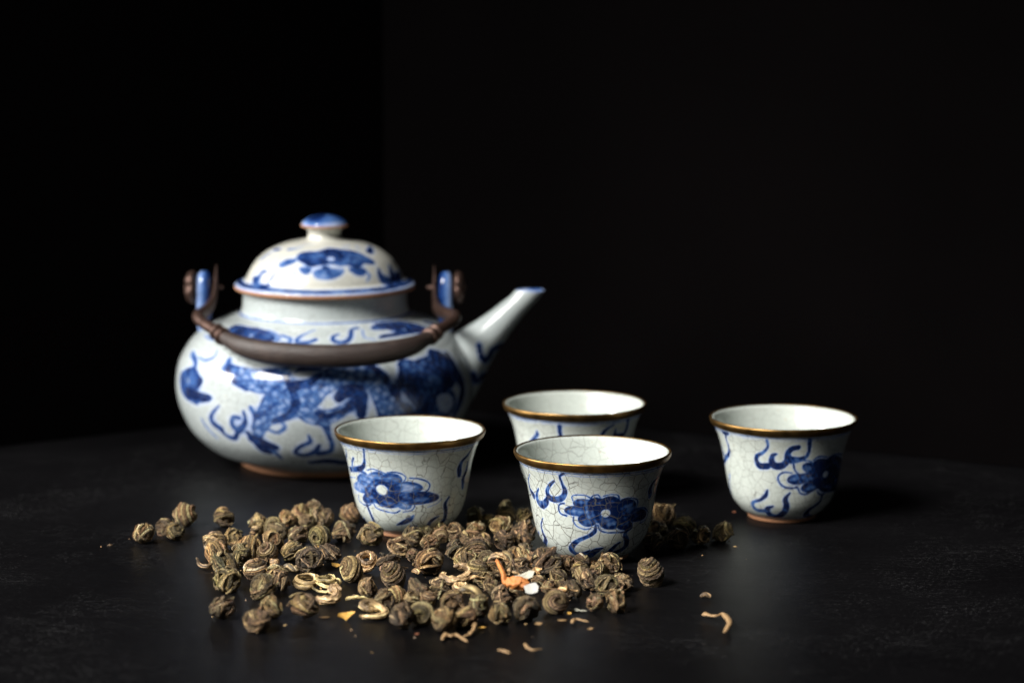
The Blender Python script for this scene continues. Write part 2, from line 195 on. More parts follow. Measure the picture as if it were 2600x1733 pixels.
PAINT_POT=[
 ('fill',[(213.6,92.64),(215.2,96.6),(227.3,96.6),(234.1,96.91),(243.9,93.85),(248.7,89.72),(247.6,86.83),(238.0,86.23),(229.6,88.2),(220.5,89.53)],[0.69],(0.85, 0.85)),
 ('fill',[(240.1,95.97),(248.4,93.51),(252.5,88.58),(248.2,87.62)],[0.86],0.45),
 ('dot',[(234.8,89.91)],[2.23],0.05),
 ('fill',[(302.5,99.49),(311.6,102.41),(327.5,100.69),(334.5,95.97),(337.9,90.28),(338.7,87.03),(328.8,88.39),(319.4,88.77),(307.7,88.77),(300.6,88.58),(303.9,91.21),(312.2,91.75),(309.8,94.68),(301.2,95.65)],[0.69],(0.85, 1)),
 ('dot',[(319.8,93.16)],[2.23],0.1),
 ('line',[(295.2,96.75),(293.6,90.47),(298.3,87.81)],[0.86],0.4),
 ('line',[(302.4,92.11),(311.8,92.64)],[0.69],-0.5),
 ('line',[(345.1,94.02),(348.5,91.02),(347.7,87.81)],[2.23,2.57,1.72],0.8),
 ('line',[(268.5,98.26),(264.1,94.51),(260.7,90.47),(261.0,87.23),(266.1,87.42),(269.3,89.34)],[0.69,1.2,1.54,1.54,1.72,1.89],0.6),
 ('line',[(292.9,99.1),(289.1,97.37),(286.0,89.53),(282.1,87.23),(278.0,88.58),(278.3,92.11),(281.2,93.68)],[2.06,1.54,1.89,2.06,1.72,1.37,1.03],0.7),
 ('line',[(222.1,78.35),(222.4,74.52),(217.6,71.85),(212.3,72.72)],[0.69,1.03,1.37,0.86],0.5),
 ('line',[(203.8,73.17),(211.6,69.83),(211.5,65.4)],[2.57,2.06,3.78],0.6),
 ('fill',[(199.8,62.3),(207.2,66.39),(213.4,67.37),(217.7,64.72),(220.8,62.7),(219.0,58.9),(215.2,55.7),(225.0,56.53),(227.1,55.1),(223.9,53.21),(219.2,53.21),(217.6,50.51),(210.2,51.22),(204.7,52.84),(201.0,56.53)],[0.86],(0.75, 0.85)),
 ('dot',[(210.0,60.42)],[2.06],0.3),
 ('line',[(208.9,55.5),(218.0,54.52),(225.0,55.1)],[3.43,3.95,2.57],0.95),
 ('line',[(230.5,52.3),(225.7,47.11),(224.9,43.41),(229.3,40.4)],[0.86,1.72,2.57,2.57],0.85),
 ('line',[(242.1,51.22),(242.3,46.01),(238.5,41.35),(235.8,43.79),(237.1,47.65),(240.1,47.65)],[1.03,1.89,2.75,2.06,1.72,1.37],0.8),
 ('line',[(229.0,40.78),(230.3,37.66),(234.8,36.25),(238.1,40.78)],[2.06,1.37,2.06,1.72],0.8),
 ('line',[(267.3,41.16),(267.8,37.25),(263.3,34.07),(261.4,30.46),(265.0,28.64),(269.7,31.66),(271.3,35.25)],[0.69,1.72,1.54,1.54,1.72,2.06,1.37],0.85),
 ('line',[(271.1,29.96),(275.6,31.66),(276.4,36.25),(274.9,41.16),(273.5,44.9)],[2.23,2.06,1.72,1.37,1.03],0.8),
 ('fill',[(253.5,72.5),(259.7,70.02),(265.6,64.37),(268.3,56.11),(264.3,50.16),(258.8,49.1),(254.8,55.7),(253.1,63.84)],[1.2],0.5),
 ('line',[(245.3,53.21),(247.3,48.38),(245.0,42.67)],[1.72,2.57,1.2],0.55),
 ('line',[(294.0,47.47),(298.8,43.23),(303.4,43.6)],[1.72,2.92,1.72],0.7),
 ('line',[(315.1,45.45),(325.1,39.83),(332.3,41.16)],[1.72,3.43,1.72],0.8),
 ('line',[(251.2,43.23),(255.4,41.73),(258.5,44.72),(257.3,47.29)],[1.03,1.54,1.72,1.03],0.6),
 ('line',[(218.1,43.97),(219.9,39.64),(224.5,34.46)],[0.86,1.54,0.86],0.5),
 ('line',[(251.1,92.11),(256.8,89.72),(256.8,86.43),(253.2,86.83)],[1.37,1.54,1.54,0.86],0.5),
 ('line',[(201.2,83.72),(211.6,83.29),(220.1,84.36)],[0.86,1.54,0.86],0.45),
 ('scale',[(231.8,69.83),(240.3,66.88),(249.3,65.56),(255.0,67.21),(258.2,70.02)],[5.15,8.15,9.87,8.58,5.15],0.46),
 ('scale',[(251.3,67.04),(257.5,60.85),(255.5,54.9),(250.6,48.56),(246.0,37.86)],[8.58,12.87,12.87,8.15,3.78],0.5),
 ('scale',[(261.0,59.33),(267.0,59.12),(271.7,64.37),(278.5,68.39),(286.2,69.45),(293.0,66.06),(296.8,59.12),(299.2,52.12),(301.1,46.74)],[7.72,11.15,9.87,9.01,9.01,9.87,12.01,12.87,12.87],0.5),
 ('scale',[(264.4,56.11),(268.3,51.22),(273.6,49.81),(278.9,51.94),(284.2,55.9),(287.0,59.77)],[7.72,7.72,6.44,5.15,4.29,5.15],0.45),
 ('scale',[(272.2,49.45),(274.2,45.82),(275.2,41.16)],[5.15,3.43,1.72],0.55),
 ('scale',[(307.1,70.61),(312.3,67.37),(319.9,67.04),(328.1,64.89)],[7.72,11.15,13.73,12.87],0.74),
 ('scale',[(304.3,65.73),(310.1,59.99),(317.9,53.76),(326.7,50.51)],[6.86,11.15,14.59,12.01],0.72),
 ('scale',[(301.8,54.33),(306.7,49.45),(313.2,45.82),(321.6,43.41)],[5.15,6.01,6.86,7.72],0.6),
 ('line',[(262.5,64.19),(267.6,65.56),(272.3,69.45)],[3.78,3.09,1.37],0.95),
 ('line',[(262.4,71.01),(265.2,72.5),(271.6,72.94)],[0.86,1.89,2.57],0.8),
 ('line',[(292.5,72.94),(296.8,67.37),(300.2,60.42),(304.2,54.14),(308.7,46.56)],[2.06,3.09,3.09,3.09,3.43],0.98),
 ('line',[(258.4,68.21),(262.0,61.06),(263.2,56.11),(260.9,51.05),(254.5,47.29)],[1.72,2.92,3.09,3.09,2.23],0.92),
 ('line',[(251.9,58.9),(254.8,55.7),(251.9,52.12),(247.3,49.27)],[1.03,1.2,1.37,2.57],0.7),
 ('line',[(231.6,73.84),(233.2,68.73),(237.4,64.55),(243.5,61.48)],[2.57,2.23,2.23,1.54],0.8),
 ('line',[(248.0,68.91),(252.3,70.61),(256.8,70.02)],[2.06,2.23,1.2],0.8),
 ('line',[(278.9,58.9),(281.6,61.69),(286.3,61.06),(287.1,57.38),(287.2,50.69)],[3.43,4.81,5.15,4.81,3.09],0.98),
 ('line',[(287.0,59.77),(281.5,53.39),(274.9,50.34),(270.9,51.94)],[3.43,2.57,2.06,2.06],0.85),
 ('line',[(243.1,37.46),(246.8,35.65),(253.4,33.3)],[2.57,4.29,2.57],0.95),
 ('line',[(245.4,36.85),(247.4,31.66),(250.1,29.46)],[4.29,3.78,1.72],0.95),
 ('line',[(242.2,40.78),(244.5,36.65)],[1.37,3.09],0.85),
 ('line',[(251.6,32.01),(254.1,25.73)],[2.06,1.2],0.7),
 ('line',[(333.3,73.17),(333.6,64.72),(337.7,56.95),(336.3,50.34),(333.6,44.72)],[3.43,5.15,3.78,4.29,3.43],0.95),
 ('line',[(304.1,71.85),(303.9,65.73),(301.3,60.2)],[2.23,2.57,2.06],0.95),
 ('line',[(323.8,74.75),(328.9,71.01),(328.1,64.89),(324.4,58.68)],[5.15,6.01,5.15,4.29],0.95),
 ('line',[(306.2,62.1),(310.7,56.53),(314.4,49.98)],[2.57,3.43,3.43],0.95),
 ('fill',[(319.9,55.1),(326.5,55.7),(330.4,50.69),(327.7,45.82),(321.4,48.92)],[0.69],-0.75),
 ('fill',[(299.1,71.64),(303.5,72.94),(303.2,68.39),(299.7,63.65),(299.1,67.21)],[0.69],-0.8),
 ('fill',[(302.8,59.33),(305.1,58.24),(305.7,54.71),(303.4,55.1)],[0.69],-0.7),
 ('line',[(346.4,68.56),(349.5,58.03),(350.5,49.1)],[0.86,1.72,1.37],0.6),
 ('line',[(266.7,22.61),(274.9,24.21),(283.1,21.99),(291.2,23.62)],[1.72,2.57,2.57,1.72],0.9),
]
PAINT_LID=[
 ('fill',[(232.1,17.91),(235.5,21.41),(246.3,22.44),(247.5,19.93),(241.1,17.6),(236.2,16.41)],[0.7],0.62),
 ('fill',[(252.1,17.15),(257.6,13.51),(262.1,14.02),(262.8,17.0)],[0.7],0.55),
 ('fill',[(265.2,15.11),(268.1,11.4),(277.9,10.93),(286.9,13.02),(289.8,16.26),(274.3,17.0)],[0.7],0.58),
 ('fill',[(293.2,16.12),(298.7,12.56),(305.7,12.23),(309.0,15.11),(302.3,16.71)],[0.7],0.62),
 ('fill',[(244.7,24.92),(250.3,28.24),(264.6,29.27),(280.3,32.52),(296.0,30.72),(309.8,28.24),(317.2,23.84),(322.8,19.13),(318.2,17.45),(310.1,18.36),(304.6,16.71),(299.8,16.41),(294.0,18.06),(286.7,17.76),(281.4,18.98),(274.3,18.98),(266.1,17.91),(262.0,17.45),(255.6,19.29),(250.1,20.75)],[0.91],(0.78, 0.78)),
 ('line',[(259.5,26.04),(270.8,27.83),(282.8,30.1),(290.7,26.62),(289.3,20.91)],[1.05,2.45,2.1,2.1,1.4],0.98),
 ('line',[(252.5,22.09),(263.0,18.98)],[2.1,2.1],0.9),
 ('dot',[(279.8,22.61)],[3.49],0.0),
 ('line',[(273.6,17.3),(277.2,16.41),(277.0,13.76)],[1.75,2.1,1.05],0.8),
 ('line',[(221.7,13.38),(216.6,12.68),(216.9,10.22),(215.0,7.49),(223.9,5.56),(229.2,6.11),(230.4,9.23),(232.8,14.29)],[1.26,1.4,1.54,2.1,2.1,2.1,0.91,0.49],0.75),
 ('line',[(322.0,14.69),(320.5,10.56),(325.3,7.2),(329.2,6.3)],[1.05,2.1,3.84,3.84],0.9),
 ('line',[(339.0,15.11),(336.0,10.47),(336.1,6.56)],[1.4,3.15,3.49],0.95),
 ('line',[(353.2,11.02),(348.1,7.61)],[1.4,1.4],0.7),
 ('fill',[(319.2,13.63),(318.3,8.45),(324.0,5.77),(335.7,4.67),(349.8,7.45),(345.5,11.6),(337.7,9.97),(339.9,14.15),(333.2,12.68),(331.6,9.74),(325.1,10.93)],[0.56],0.85),
 ('fill',[(206.8,9.03),(211.4,10.56),(218.1,9.51),(219.2,7.41),(227.2,7.2),(228.3,5.77),(219.2,5.29),(210.1,7.03)],[0.56],0.7),
 ('line',[(235.8,33.67),(244.2,36.22),(258.0,36.22)],[0.49,0.77,0.35],0.4),
 ('line',[(299.7,34.06),(312.5,33.29)],[0.49,0.91],0.45),
 ('line',[(248.5,14.97),(252.1,12.02),(250.4,9.74)],[0.56,1.05,0.49],0.35),
 ('line',[(309.1,14.29),(310.2,11.91),(306.2,9.16)],[0.56,1.26,0.7],0.5),
 ('line',[(200.7,27.02),(211.0,27.63)],[2.1,1.75],0.8),
 ('line',[(225.6,29.27),(231.4,30.1),(240.7,32.72)],[1.75,1.4,0.56],0.6),
 ('line',[(350.7,29.69),(328.4,25.66)],[1.4,3.15],0.8),
 ('line',[(323.4,32.52),(321.0,29.27)],[1.05,1.05],0.3),
 ('line',[(204.0,23.49),(201.4,18.98)],[1.4,1.75],0.8),
]
HANDLE=[(-56.8, -32.7, 75.1), (-52.8, -40.8, 72.7), (-47.3, -47.4, 70.8), (-42.0, -55.3, 68.5), (-31.8, -65.0, 65.7), (-17.3, -71.4, 63.9), (6.5, -74.1, 63.1), (28.8, -70.8, 64.1), (42.8, -64.2, 66.0), (51.1, -54.8, 68.7), (55.4, -46.9, 71.0), (59.9, -40.1, 72.9), (62.8, -32.1, 75.2)]
PEARLS=[
 (-0.1529,-0.0102,0.0042,0.0045,'n'),
 (-0.1460,0.0040,0.0036,0.0039,'n'),
 (-0.1407,-0.0039,0.0036,0.0038,'o'),
 (-0.1398,0.0217,0.0049,0.0053,'g'),
 (-0.1229,0.0202,0.0044,0.0047,'n'),
 (-0.1073,0.0088,0.0034,0.0037,'n'),
 (-0.1011,0.0075,0.0034,0.0037,'n'),
 (-0.0976,-0.0088,0.0041,0.0045,'o'),
 (-0.0987,-0.0196,0.0036,0.0039,'n'),
 (-0.0961,0.0237,0.0032,0.0034,'g'),
 (-0.0913,0.0323,0.0035,0.0038,'g'),
 (-0.0857,0.0380,0.0042,0.0045,'n'),
 (-0.0816,0.0214,0.0042,0.0046,'n'),
 (-0.0874,0.0165,0.0035,0.0037,'n'),
 (-0.0886,-0.0095,0.0038,0.0041,'n'),
 (-0.0793,-0.0157,0.0041,0.0044,'o'),
 (-0.0702,-0.0056,0.0043,0.0046,'n'),
 (-0.0698,0.0289,0.0038,0.0041,'n'),
 (-0.1148,-0.0163,0.0037,0.0039,'o'),
 (-0.1213,-0.0273,0.0041,0.0044,'n'),
 (-0.1185,-0.0454,0.0043,0.0046,'g'),
 (-0.1059,-0.0333,0.0039,0.0042,'g'),
 (-0.1088,-0.0486,0.0043,0.0046,'o'),
 (-0.0983,-0.0439,0.0040,0.0043,'n'),
 (-0.0886,-0.0411,0.0042,0.0045,'o'),
 (-0.1135,-0.0661,0.0044,0.0047,'o'),
 (-0.1094,-0.0902,0.0047,0.0050,'o'),
 (-0.1006,-0.0717,0.0042,0.0045,'s'),
 (-0.0915,-0.0756,0.0036,0.0039,'n'),
 (-0.0889,-0.0869,0.0031,0.0034,'d'),
 (-0.0946,-0.1003,0.0046,0.0050,'n'),
 (-0.0802,-0.0580,0.0045,0.0049,'d'),
 (-0.0737,-0.0443,0.0041,0.0045,'d'),
 (-0.1065,-0.1311,0.0044,0.0047,'s'),
 (-0.0887,-0.1297,0.0045,0.0048,'g'),
 (-0.0922,-0.1481,0.0040,0.0043,'d'),
 (-0.0767,-0.1290,0.0046,0.0050,'n'),
 (-0.0583,-0.0106,0.0038,0.0041,'n'),
 (-0.0627,-0.0737,0.0045,0.0048,'n'),
 (-0.0490,-0.0604,0.0041,0.0044,'d'),
 (-0.0459,-0.0829,0.0043,0.0046,'s'),
 (-0.0460,-0.0332,0.0042,0.0045,'n'),
 (-0.0411,-0.0153,0.0040,0.0042,'o'),
 (-0.0399,-0.0418,0.0027,0.0029,'n'),
 (-0.0326,-0.0635,0.0054,0.0058,'s'),
 (-0.0334,-0.0239,0.0033,0.0036,'g'),
 (-0.0304,-0.0024,0.0034,0.0036,'n'),
 (-0.0362,-0.0046,0.0031,0.0033,'o'),
 (-0.0547,-0.1007,0.0041,0.0044,'n'),
 (-0.0473,-0.1206,0.0036,0.0038,'n'),
 (-0.0435,-0.1084,0.0036,0.0039,'g'),
 (-0.0357,-0.1033,0.0043,0.0047,'d'),
 (-0.0404,-0.1431,0.0043,0.0046,'d'),
 (-0.0325,-0.1386,0.0043,0.0046,'o'),
 (-0.0274,-0.1007,0.0034,0.0036,'n'),
 (-0.0314,-0.1115,0.0028,0.0030,'n'),
 (-0.0378,-0.1105,0.0025,0.0027,'n'),
 (-0.0231,-0.0364,0.0040,0.0043,'d'),
 (-0.0296,-0.0080,0.0028,0.0030,'n'),
 (-0.0234,-0.0080,0.0041,0.0044,'n'),
 (-0.0152,0.0026,0.0034,0.0037,'g'),
 (-0.0171,-0.0172,0.0039,0.0042,'n'),
 (-0.0155,0.0235,0.0041,0.0044,'o'),
 (-0.0024,0.0485,0.0027,0.0029,'o'),
 (-0.0024,0.0273,0.0038,0.0041,'o'),
 (-0.0101,0.0193,0.0028,0.0030,'o'),
 (0.0052,0.0236,0.0038,0.0041,'o'),
 (-0.0046,0.0045,0.0043,0.0047,'g'),
 (0.0049,-0.0117,0.0047,0.0051,'d'),
 (-0.0031,-0.0186,0.0035,0.0037,'d'),
 (-0.0110,-0.0214,0.0036,0.0039,'n'),
 (-0.0139,-0.0363,0.0040,0.0043,'s'),
 (-0.0182,-0.0556,0.0039,0.0042,'n'),
 (-0.0134,-0.0734,0.0040,0.0043,'s'),
 (-0.0102,-0.0543,0.0037,0.0039,'n'),
 (-0.0017,-0.0556,0.0035,0.0038,'n'),
 (0.0046,-0.0458,0.0034,0.0037,'g'),
 (0.0055,-0.0273,0.0024,0.0026,'d'),
 (0.0008,-0.0322,0.0022,0.0024,'n'),
 (0.0036,-0.0628,0.0032,0.0034,'s'),
 (-0.0063,-0.0684,0.0036,0.0039,'n'),
 (0.0142,-0.0632,0.0051,0.0055,'d'),
 (0.0087,-0.0578,0.0035,0.0038,'g'),
 (0.0048,-0.0712,0.0029,0.0031,'d'),
 (-0.0099,-0.0825,0.0029,0.0031,'o'),
 (-0.0073,-0.0957,0.0034,0.0036,'s'),
 (-0.0220,-0.1241,0.0041,0.0044,'n'),
 (-0.0122,-0.1259,0.0037,0.0040,'n'),
 (-0.0245,-0.1478,0.0044,0.0047,'n'),
 (-0.0166,-0.1415,0.0035,0.0038,'n'),
 (-0.0038,-0.1374,0.0040,0.0044,'g'),
 (0.0055,-0.1316,0.0045,0.0048,'d'),
 (-0.0041,-0.1109,0.0036,0.0039,'d'),
 (0.0020,-0.1058,0.0031,0.0033,'n'),
 (0.0165,-0.1214,0.0043,0.0046,'n'),
 (0.0146,-0.0933,0.0028,0.0030,'g'),
 (0.0106,-0.0843,0.0026,0.0028,'n'),
 (0.0213,-0.0602,0.0035,0.0038,'n'),
 (0.0281,-0.0553,0.0035,0.0038,'s'),
 (0.0270,-0.0677,0.0032,0.0034,'n'),
 (0.0184,-0.0804,0.0029,0.0031,'n'),
 (0.0236,-0.1006,0.0038,0.0041,'d'),
 (0.0282,-0.0803,0.0036,0.0038,'n'),
 (0.0195,-0.0909,0.0025,0.0027,'n'),
 (0.0312,-0.1182,0.0034,0.0037,'n'),
 (0.0387,-0.0627,0.0041,0.0044,'n'),
 (0.0343,-0.0683,0.0030,0.0033,'o'),
 (0.0430,-0.0886,0.0034,0.0037,'n'),
 (0.0366,-0.0980,0.0041,0.0044,'s'),
 (0.0393,-0.1203,0.0037,0.0040,'n'),
 (0.0305,-0.0865,0.0036,0.0038,'d'),
 (0.0542,-0.0787,0.0047,0.0051,'s'),
 (0.0657,0.0266,0.0041,0.0044,'n'),
 (0.0636,0.0460,0.0026,0.0028,'g'),
 (0.0613,-0.0016,0.0037,0.0040,'n'),
 (0.0581,-0.0207,0.0036,0.0039,'d'),
 (0.0734,0.0073,0.0039,0.0042,'o'),
 (0.0687,-0.0170,0.0041,0.0044,'d'),
 (0.0787,-0.0119,0.0043,0.0046,'o'),
 (0.0884,-0.0048,0.0040,0.0043,'o'),
]
LOOSE={
 'ring_curl':[(-0.0792, -0.0844)],
 's_curl':[(-0.0688, -0.1074)],
 'tangle':[(-0.0709, -0.0881)],
 'open_curl':[(-0.0575, -0.0582)],
 'stem_curl':[(-0.0515, -0.1293)],
 'purple_curl':[(-0.1265, -0.0464), (-0.1244, -0.053), (-0.1215, -0.0549), (-0.1195, -0.0523)],
 'tan_curl':[(-0.0214, -0.0778)],
 'arc_leaf':[(-0.0162, -0.1205)],
 'small_ring':[(-0.0195, -0.0913)],
 'slender':[(-0.0051, -0.0697)],
 'frag':[(-0.0877, -0.0608)],
 'frag2':[(-0.0847, -0.0588)],
 'flower':[(0.0023, -0.1169)],
 'flower_stem':[(-0.002, -0.1151), (-0.003, -0.1132), (-0.0049, -0.1067)],
 'petal_white':[(0.0074, -0.1224)],
 'petal_grey':[(0.0044, -0.1124)],
 'yellow_flake':[(-0.0608, -0.1319)],
 'yellow_bit':[(-0.0788, -0.025)],
 'yellow_bit2':[(-0.0702, -0.0534)],
 'green_chip':[(-0.0693, -0.1295)],
 'tan_chip':[(-0.0434, -0.0563)],
 'dark_crumb':[(0.0741, -0.1003)],
 'bent_stem':[(0.0716, -0.1286), (0.0733, -0.1319), (0.0757, -0.1336), (0.0781, -0.1319), (0.0796, -0.1419), (0.0781, -0.1495), (0.0768, -0.1522)],
 'stem_a':[(-0.0248, -0.1621), (-0.0235, -0.1563), (-0.0217, -0.1579), (-0.0196, -0.1568), (-0.0156, -0.1652)],
 'stem_b':[(-0.0173, -0.1573), (-0.0151, -0.1551), (-0.0136, -0.1508), (-0.0131, -0.1449)],
 'stem_c':[(0.0222, -0.1391), (0.0234, -0.1352), (0.0256, -0.1352), (0.0284, -0.1374)],
 'stem_d':[(0.005, -0.1691), (0.0058, -0.1727), (0.0077, -0.1753), (0.0108, -0.1737)],
 'stem_e':[(-0.0043, -0.1754), (-0.0022, -0.1774), (-0.0003, -0.1794)],
 'bit_a':[(0.0188, -0.1332)],
 'bit_b':[(0.0288, -0.1446)],
 'bit_c':[(-0.0108, -0.1439)],
 'bit_d':[(0.0098, -0.1392)],
 'bit_e':[(0.0215, -0.1245)],
 'red_bit':[(0.0978, 0.0507)],
 'leaf_sliver':[(0.0221, -0.1178), (0.025, -0.1201), (0.0282, -0.1207)],
 'bit_f':[(-0.0342, -0.1522)],
 'strip_a':[(-0.0586, -0.1085)],
 'strip_b':[(-0.0368, -0.0642)],
 'strip_c':[(-0.0134, -0.0915)],
 'strip_d':[(0.0005, -0.0894)],
 'strip_e':[(0.01, -0.083)],
 'strip_f':[(0.0196, -0.1087)],
 'strip_g':[(-0.0288, -0.0814)],
 'strip_h':[(-0.0937, -0.0577)],
}
FOCUS_AT=(0.0002, -0.077)
PEARL_LABELS = [
 'leftmost tea pearl on the table, in the far left group of four',
 'brown tea pearl partly hidden in the far left group of four',
 'front tea pearl of the far left group, tucked below the large round one',
 'large golden tea pearl with coiled face, rearmost of the far left group',
 'lone tea pearl behind the left scatter, below the teapot foot',
 'brown tea pearl, first from left in the second row of the left scatter',
 'brown tea pearl, second from left in the second row of the left scatter',
 'olive brown tea pearl, third from left in the second row of the left scatter',
 'brown tea pearl, fourth from left in the third row of the left scatter',
 'golden brown tea pearl, first from left in the rearmost row of the left scatter',
 'golden brown tea pearl, second from left in the rearmost row of the left scatter',
 'brown tea pearl, fourth from left in the rearmost row of the left scatter',
 'brown tea pearl, fifth from left in the rearmost row of the left scatter',
 'brown tea pearl, third from left in the rearmost row of the left scatter',
 'brown tea pearl, fourth from left in the second row of the left scatter',
 'olive brown tea pearl, fifth from left in the third row of the left scatter',
 'brown tea pearl with a hole, left of the pale flowered cup',
 'tea pearl half behind the left side of the pale flowered cup',
 'olive brown tea pearl, second from left in the third row of the left scatter',
 'brown tea pearl, first from left in the third row of the left scatter',
 'golden brown tea pearl, first from left in the fourth row of the left scatter',
 'golden brown tea pearl, third from left in the third row of the left scatter',
 'olive brown tea pearl, second from left in the fourth row of the left scatter',
 'brown tea pearl, third from left in the fourth row of the left scatter',
 'olive brown tea pearl, fourth from left in the fourth row of the left scatter',
 'olive brown tea pearl, first from left in the fifth row of the left scatter',
 'olive brown tea pearl, first from left in the frontmost row of the left scatter',
 'striped tea pearl, second from left in the fifth row of the left scatter',
 'brown tea pearl, third from left in the fifth row of the left scatter',
 'dark brown tea pearl, third from left in the frontmost row of the left scatter',
 'brown tea pearl, second from left in the frontmost row of the left scatter',
 'dark brown tea pearl, fifth from left in the fourth row of the left scatter',
 'blackish tea pearl with pale edges in the left scatter',
 'lone striped tea pearl at the left front corner of the scatter',
 'golden tea pearl at the left front, touching a darker smooth one',
 'smooth dark tea pearl nearest the camera at the left front',
 'brown tea pearl at the left front, rightmost of the front four',
 'pale topped tea pearl alone just before the foot of the pale flowered cup',
 'brown tea pearl, fourth from left in the fifth row of the left scatter',
 'dark brown tea pearl, first from left in the fourth row of the main pile',
 'striped tea pearl, first from left in the fifth row of the main pile',
 'brown tea pearl, first from left in the third row of the main pile',
 'olive brown tea pearl, first from left in the second row of the main pile',
 'brown tea pearl, second from left in the third row of the main pile',
 'largest striped tea pearl, at the left end of the central pile',
 'golden brown tea pearl, third from left in the second row of the main pile',
 'brown tea pearl, fourth from left in the second row of the main pile',
 'olive brown tea pearl, second from left in the second row of the main pile',
 'brown tea pearl, first from left in the sixth row of the main pile',
 'brown tea pearl, first from left in the frontmost row of the main pile',
 'golden brown tea pearl, second from left in the sixth row of the main pile',
 'dark brown tea pearl, fourth from left in the sixth row of the main pile',
 'dark brown tea pearl, second from left in the frontmost row of the main pile',
 'olive brown tea pearl, third from left in the frontmost row of the main pile',
 'brown tea pearl, sixth from left in the sixth row of the main pile',
 'brown tea pearl, fifth from left in the sixth row of the main pile',
 'brown tea pearl, third from left in the sixth row of the main pile',
 'dark brown tea pearl, third from left in the third row of the main pile',
 'brown tea pearl, fifth from left in the second row of the main pile',
 'brown tea pearl, sixth from left in the second row of the main pile',
 'golden brown tea pearl, eighth from left in the second row of the main pile',
 'brown tea pearl, seventh from left in the second row of the main pile',
 'olive brown tea pearl, first from left in the rearmost row of the main pile',
 'olive brown tea pearl, fourth from left in the rearmost row of the main pile',
 'olive brown tea pearl, fifth from left in the rearmost row of the main pile',
 'olive brown tea pearl, second from left in the rearmost row of the main pile',
 'olive brown tea pearl, sixth from left in the rearmost row of the main pile',
 'golden brown tea pearl, third from left in the rearmost row of the main pile',
 'dark brown tea pearl, eleventh from left in the second row of the main pile',
 'dark brown tea pearl, tenth from left in the second row of the main pile',
 'brown tea pearl, ninth from left in the second row of the main pile',
 'striped tea pearl, fourth from left in the third row of the main pile',
 'brown tea pearl, second from left in the fourth row of the main pile',
 'striped tea pearl, third from left in the fourth row of the main pile',
 'brown tea pearl, fourth from left in the fourth row of the main pile',
 'brown tea pearl, sixth from left in the fourth row of the main pile',
 'golden brown tea pearl, sixth from left in the third row of the main pile',
 'dark brown tea pearl, seventh from left in the third row of the main pile',
 'brown tea pearl, fifth from left in the third row of the main pile',
 'striped tea pearl, seventh from left in the fourth row of the main pile',
 'brown tea pearl, fifth from left in the fourth row of the main pile',
 'big dark faced tea pearl right before the frontmost cup',
 'golden brown tea pearl, eighth from left in the fourth row of the main pile',
 'dark brown tea pearl, third from left in the fifth row of the main pile',
 'olive brown tea pearl, second from left in the fifth row of the main pile',
 'striped tea pearl, seventh from left in the sixth row of the main pile',
 'brown tea pearl, fifth from left in the frontmost row of the main pile',
 'brown tea pearl, seventh from left in the frontmost row of the main pile',
 'brown tea pearl, fourth from left in the frontmost row of the main pile',
 'brown tea pearl, sixth from left in the frontmost row of the main pile',
 'golden brown tea pearl, eighth from left in the frontmost row of the main pile',
 'dark brown tea pearl, ninth from left in the frontmost row of the main pile',
 'dark brown tea pearl, eighth from left in the sixth row of the main pile',
 'brown tea pearl, ninth from left in the sixth row of the main pile',
 'brown tea pearl, tenth from left in the frontmost row of the main pile',
 'golden brown tea pearl, tenth from left in the sixth row of the main pile',
 'brown tea pearl, fourth from left in the fifth row of the main pile',
 'brown tea pearl, ninth from left in the fourth row of the main pile',
 'striped tea pearl, eleventh from left in the fourth row of the main pile',
 'brown tea pearl, tenth from left in the fourth row of the main pile',
 'brown tea pearl, fifth from left in the fifth row of the main pile',
 'dark brown tea pearl, twelfth from left in the sixth row of the main pile',
 'brown tea pearl, sixth from left in the fifth row of the main pile',
 'brown tea pearl, eleventh from left in the sixth row of the main pile',
 'brown tea pearl, eleventh from left in the frontmost row of the main pile',
 'brown tea pearl, thirteenth from left in the fourth row of the main pile',
 'olive brown tea pearl, twelfth from left in the fourth row of the main pile',
 'brown tea pearl, eighth from left in the fifth row of the main pile',
 'striped tea pearl, thirteenth from left in the sixth row of the main pile',
 'brown tea pearl, twelfth from left in the frontmost row of the main pile',
 'dark brown tea pearl, seventh from left in the fifth row of the main pile',
 'lone striped tea pearl standing to the right of the frontmost cup',
 'brown tea pearl topping the heap just right of the frontmost cup',
 'small pale tea pearl peeping out highest right of the frontmost cup',
 'brown tea pearl in the middle, touching the right side of the frontmost cup',
 'dark shaded tea pearl lowest against the right side of the frontmost cup',
 'olive tea pearl third from right, rearmost beside the frontmost cup',
 'dark tea pearl in shade, at the front of the group right of the frontmost cup',
 'olive tea pearl second from right, between the two right hand cups',
 'rightmost tea pearl, round and olive, alone before the right cup',
]

MM = 0.001
rng = np.random.default_rng(11)

# ---------------------------------------------------------------- mesh helpers
def link(name, me, mat=None, parent=None, loc=None, rot=None, smooth=True):
    o = bpy.data.objects.new(name, me)
    scene.collection.objects.link(o)
    if mat and not me.materials:
        me.materials.append(mat)
    if parent:
        o.parent = parent
    if loc is not None:
        o.location = loc
    if rot is not None:
        o.rotation_euler = rot
    return o

def tag(o, label, cat, group=None):
    o['label'] = label; o['category'] = cat
    if group:
        o['group'] = group
    return o

def empty(name, loc, label, cat, group=None):
    o = bpy.data.objects.new(name, None)
    scene.collection.objects.link(o)
    o.empty_display_size = 0.01
    o.location = loc
    return tag(o, label, cat, group)

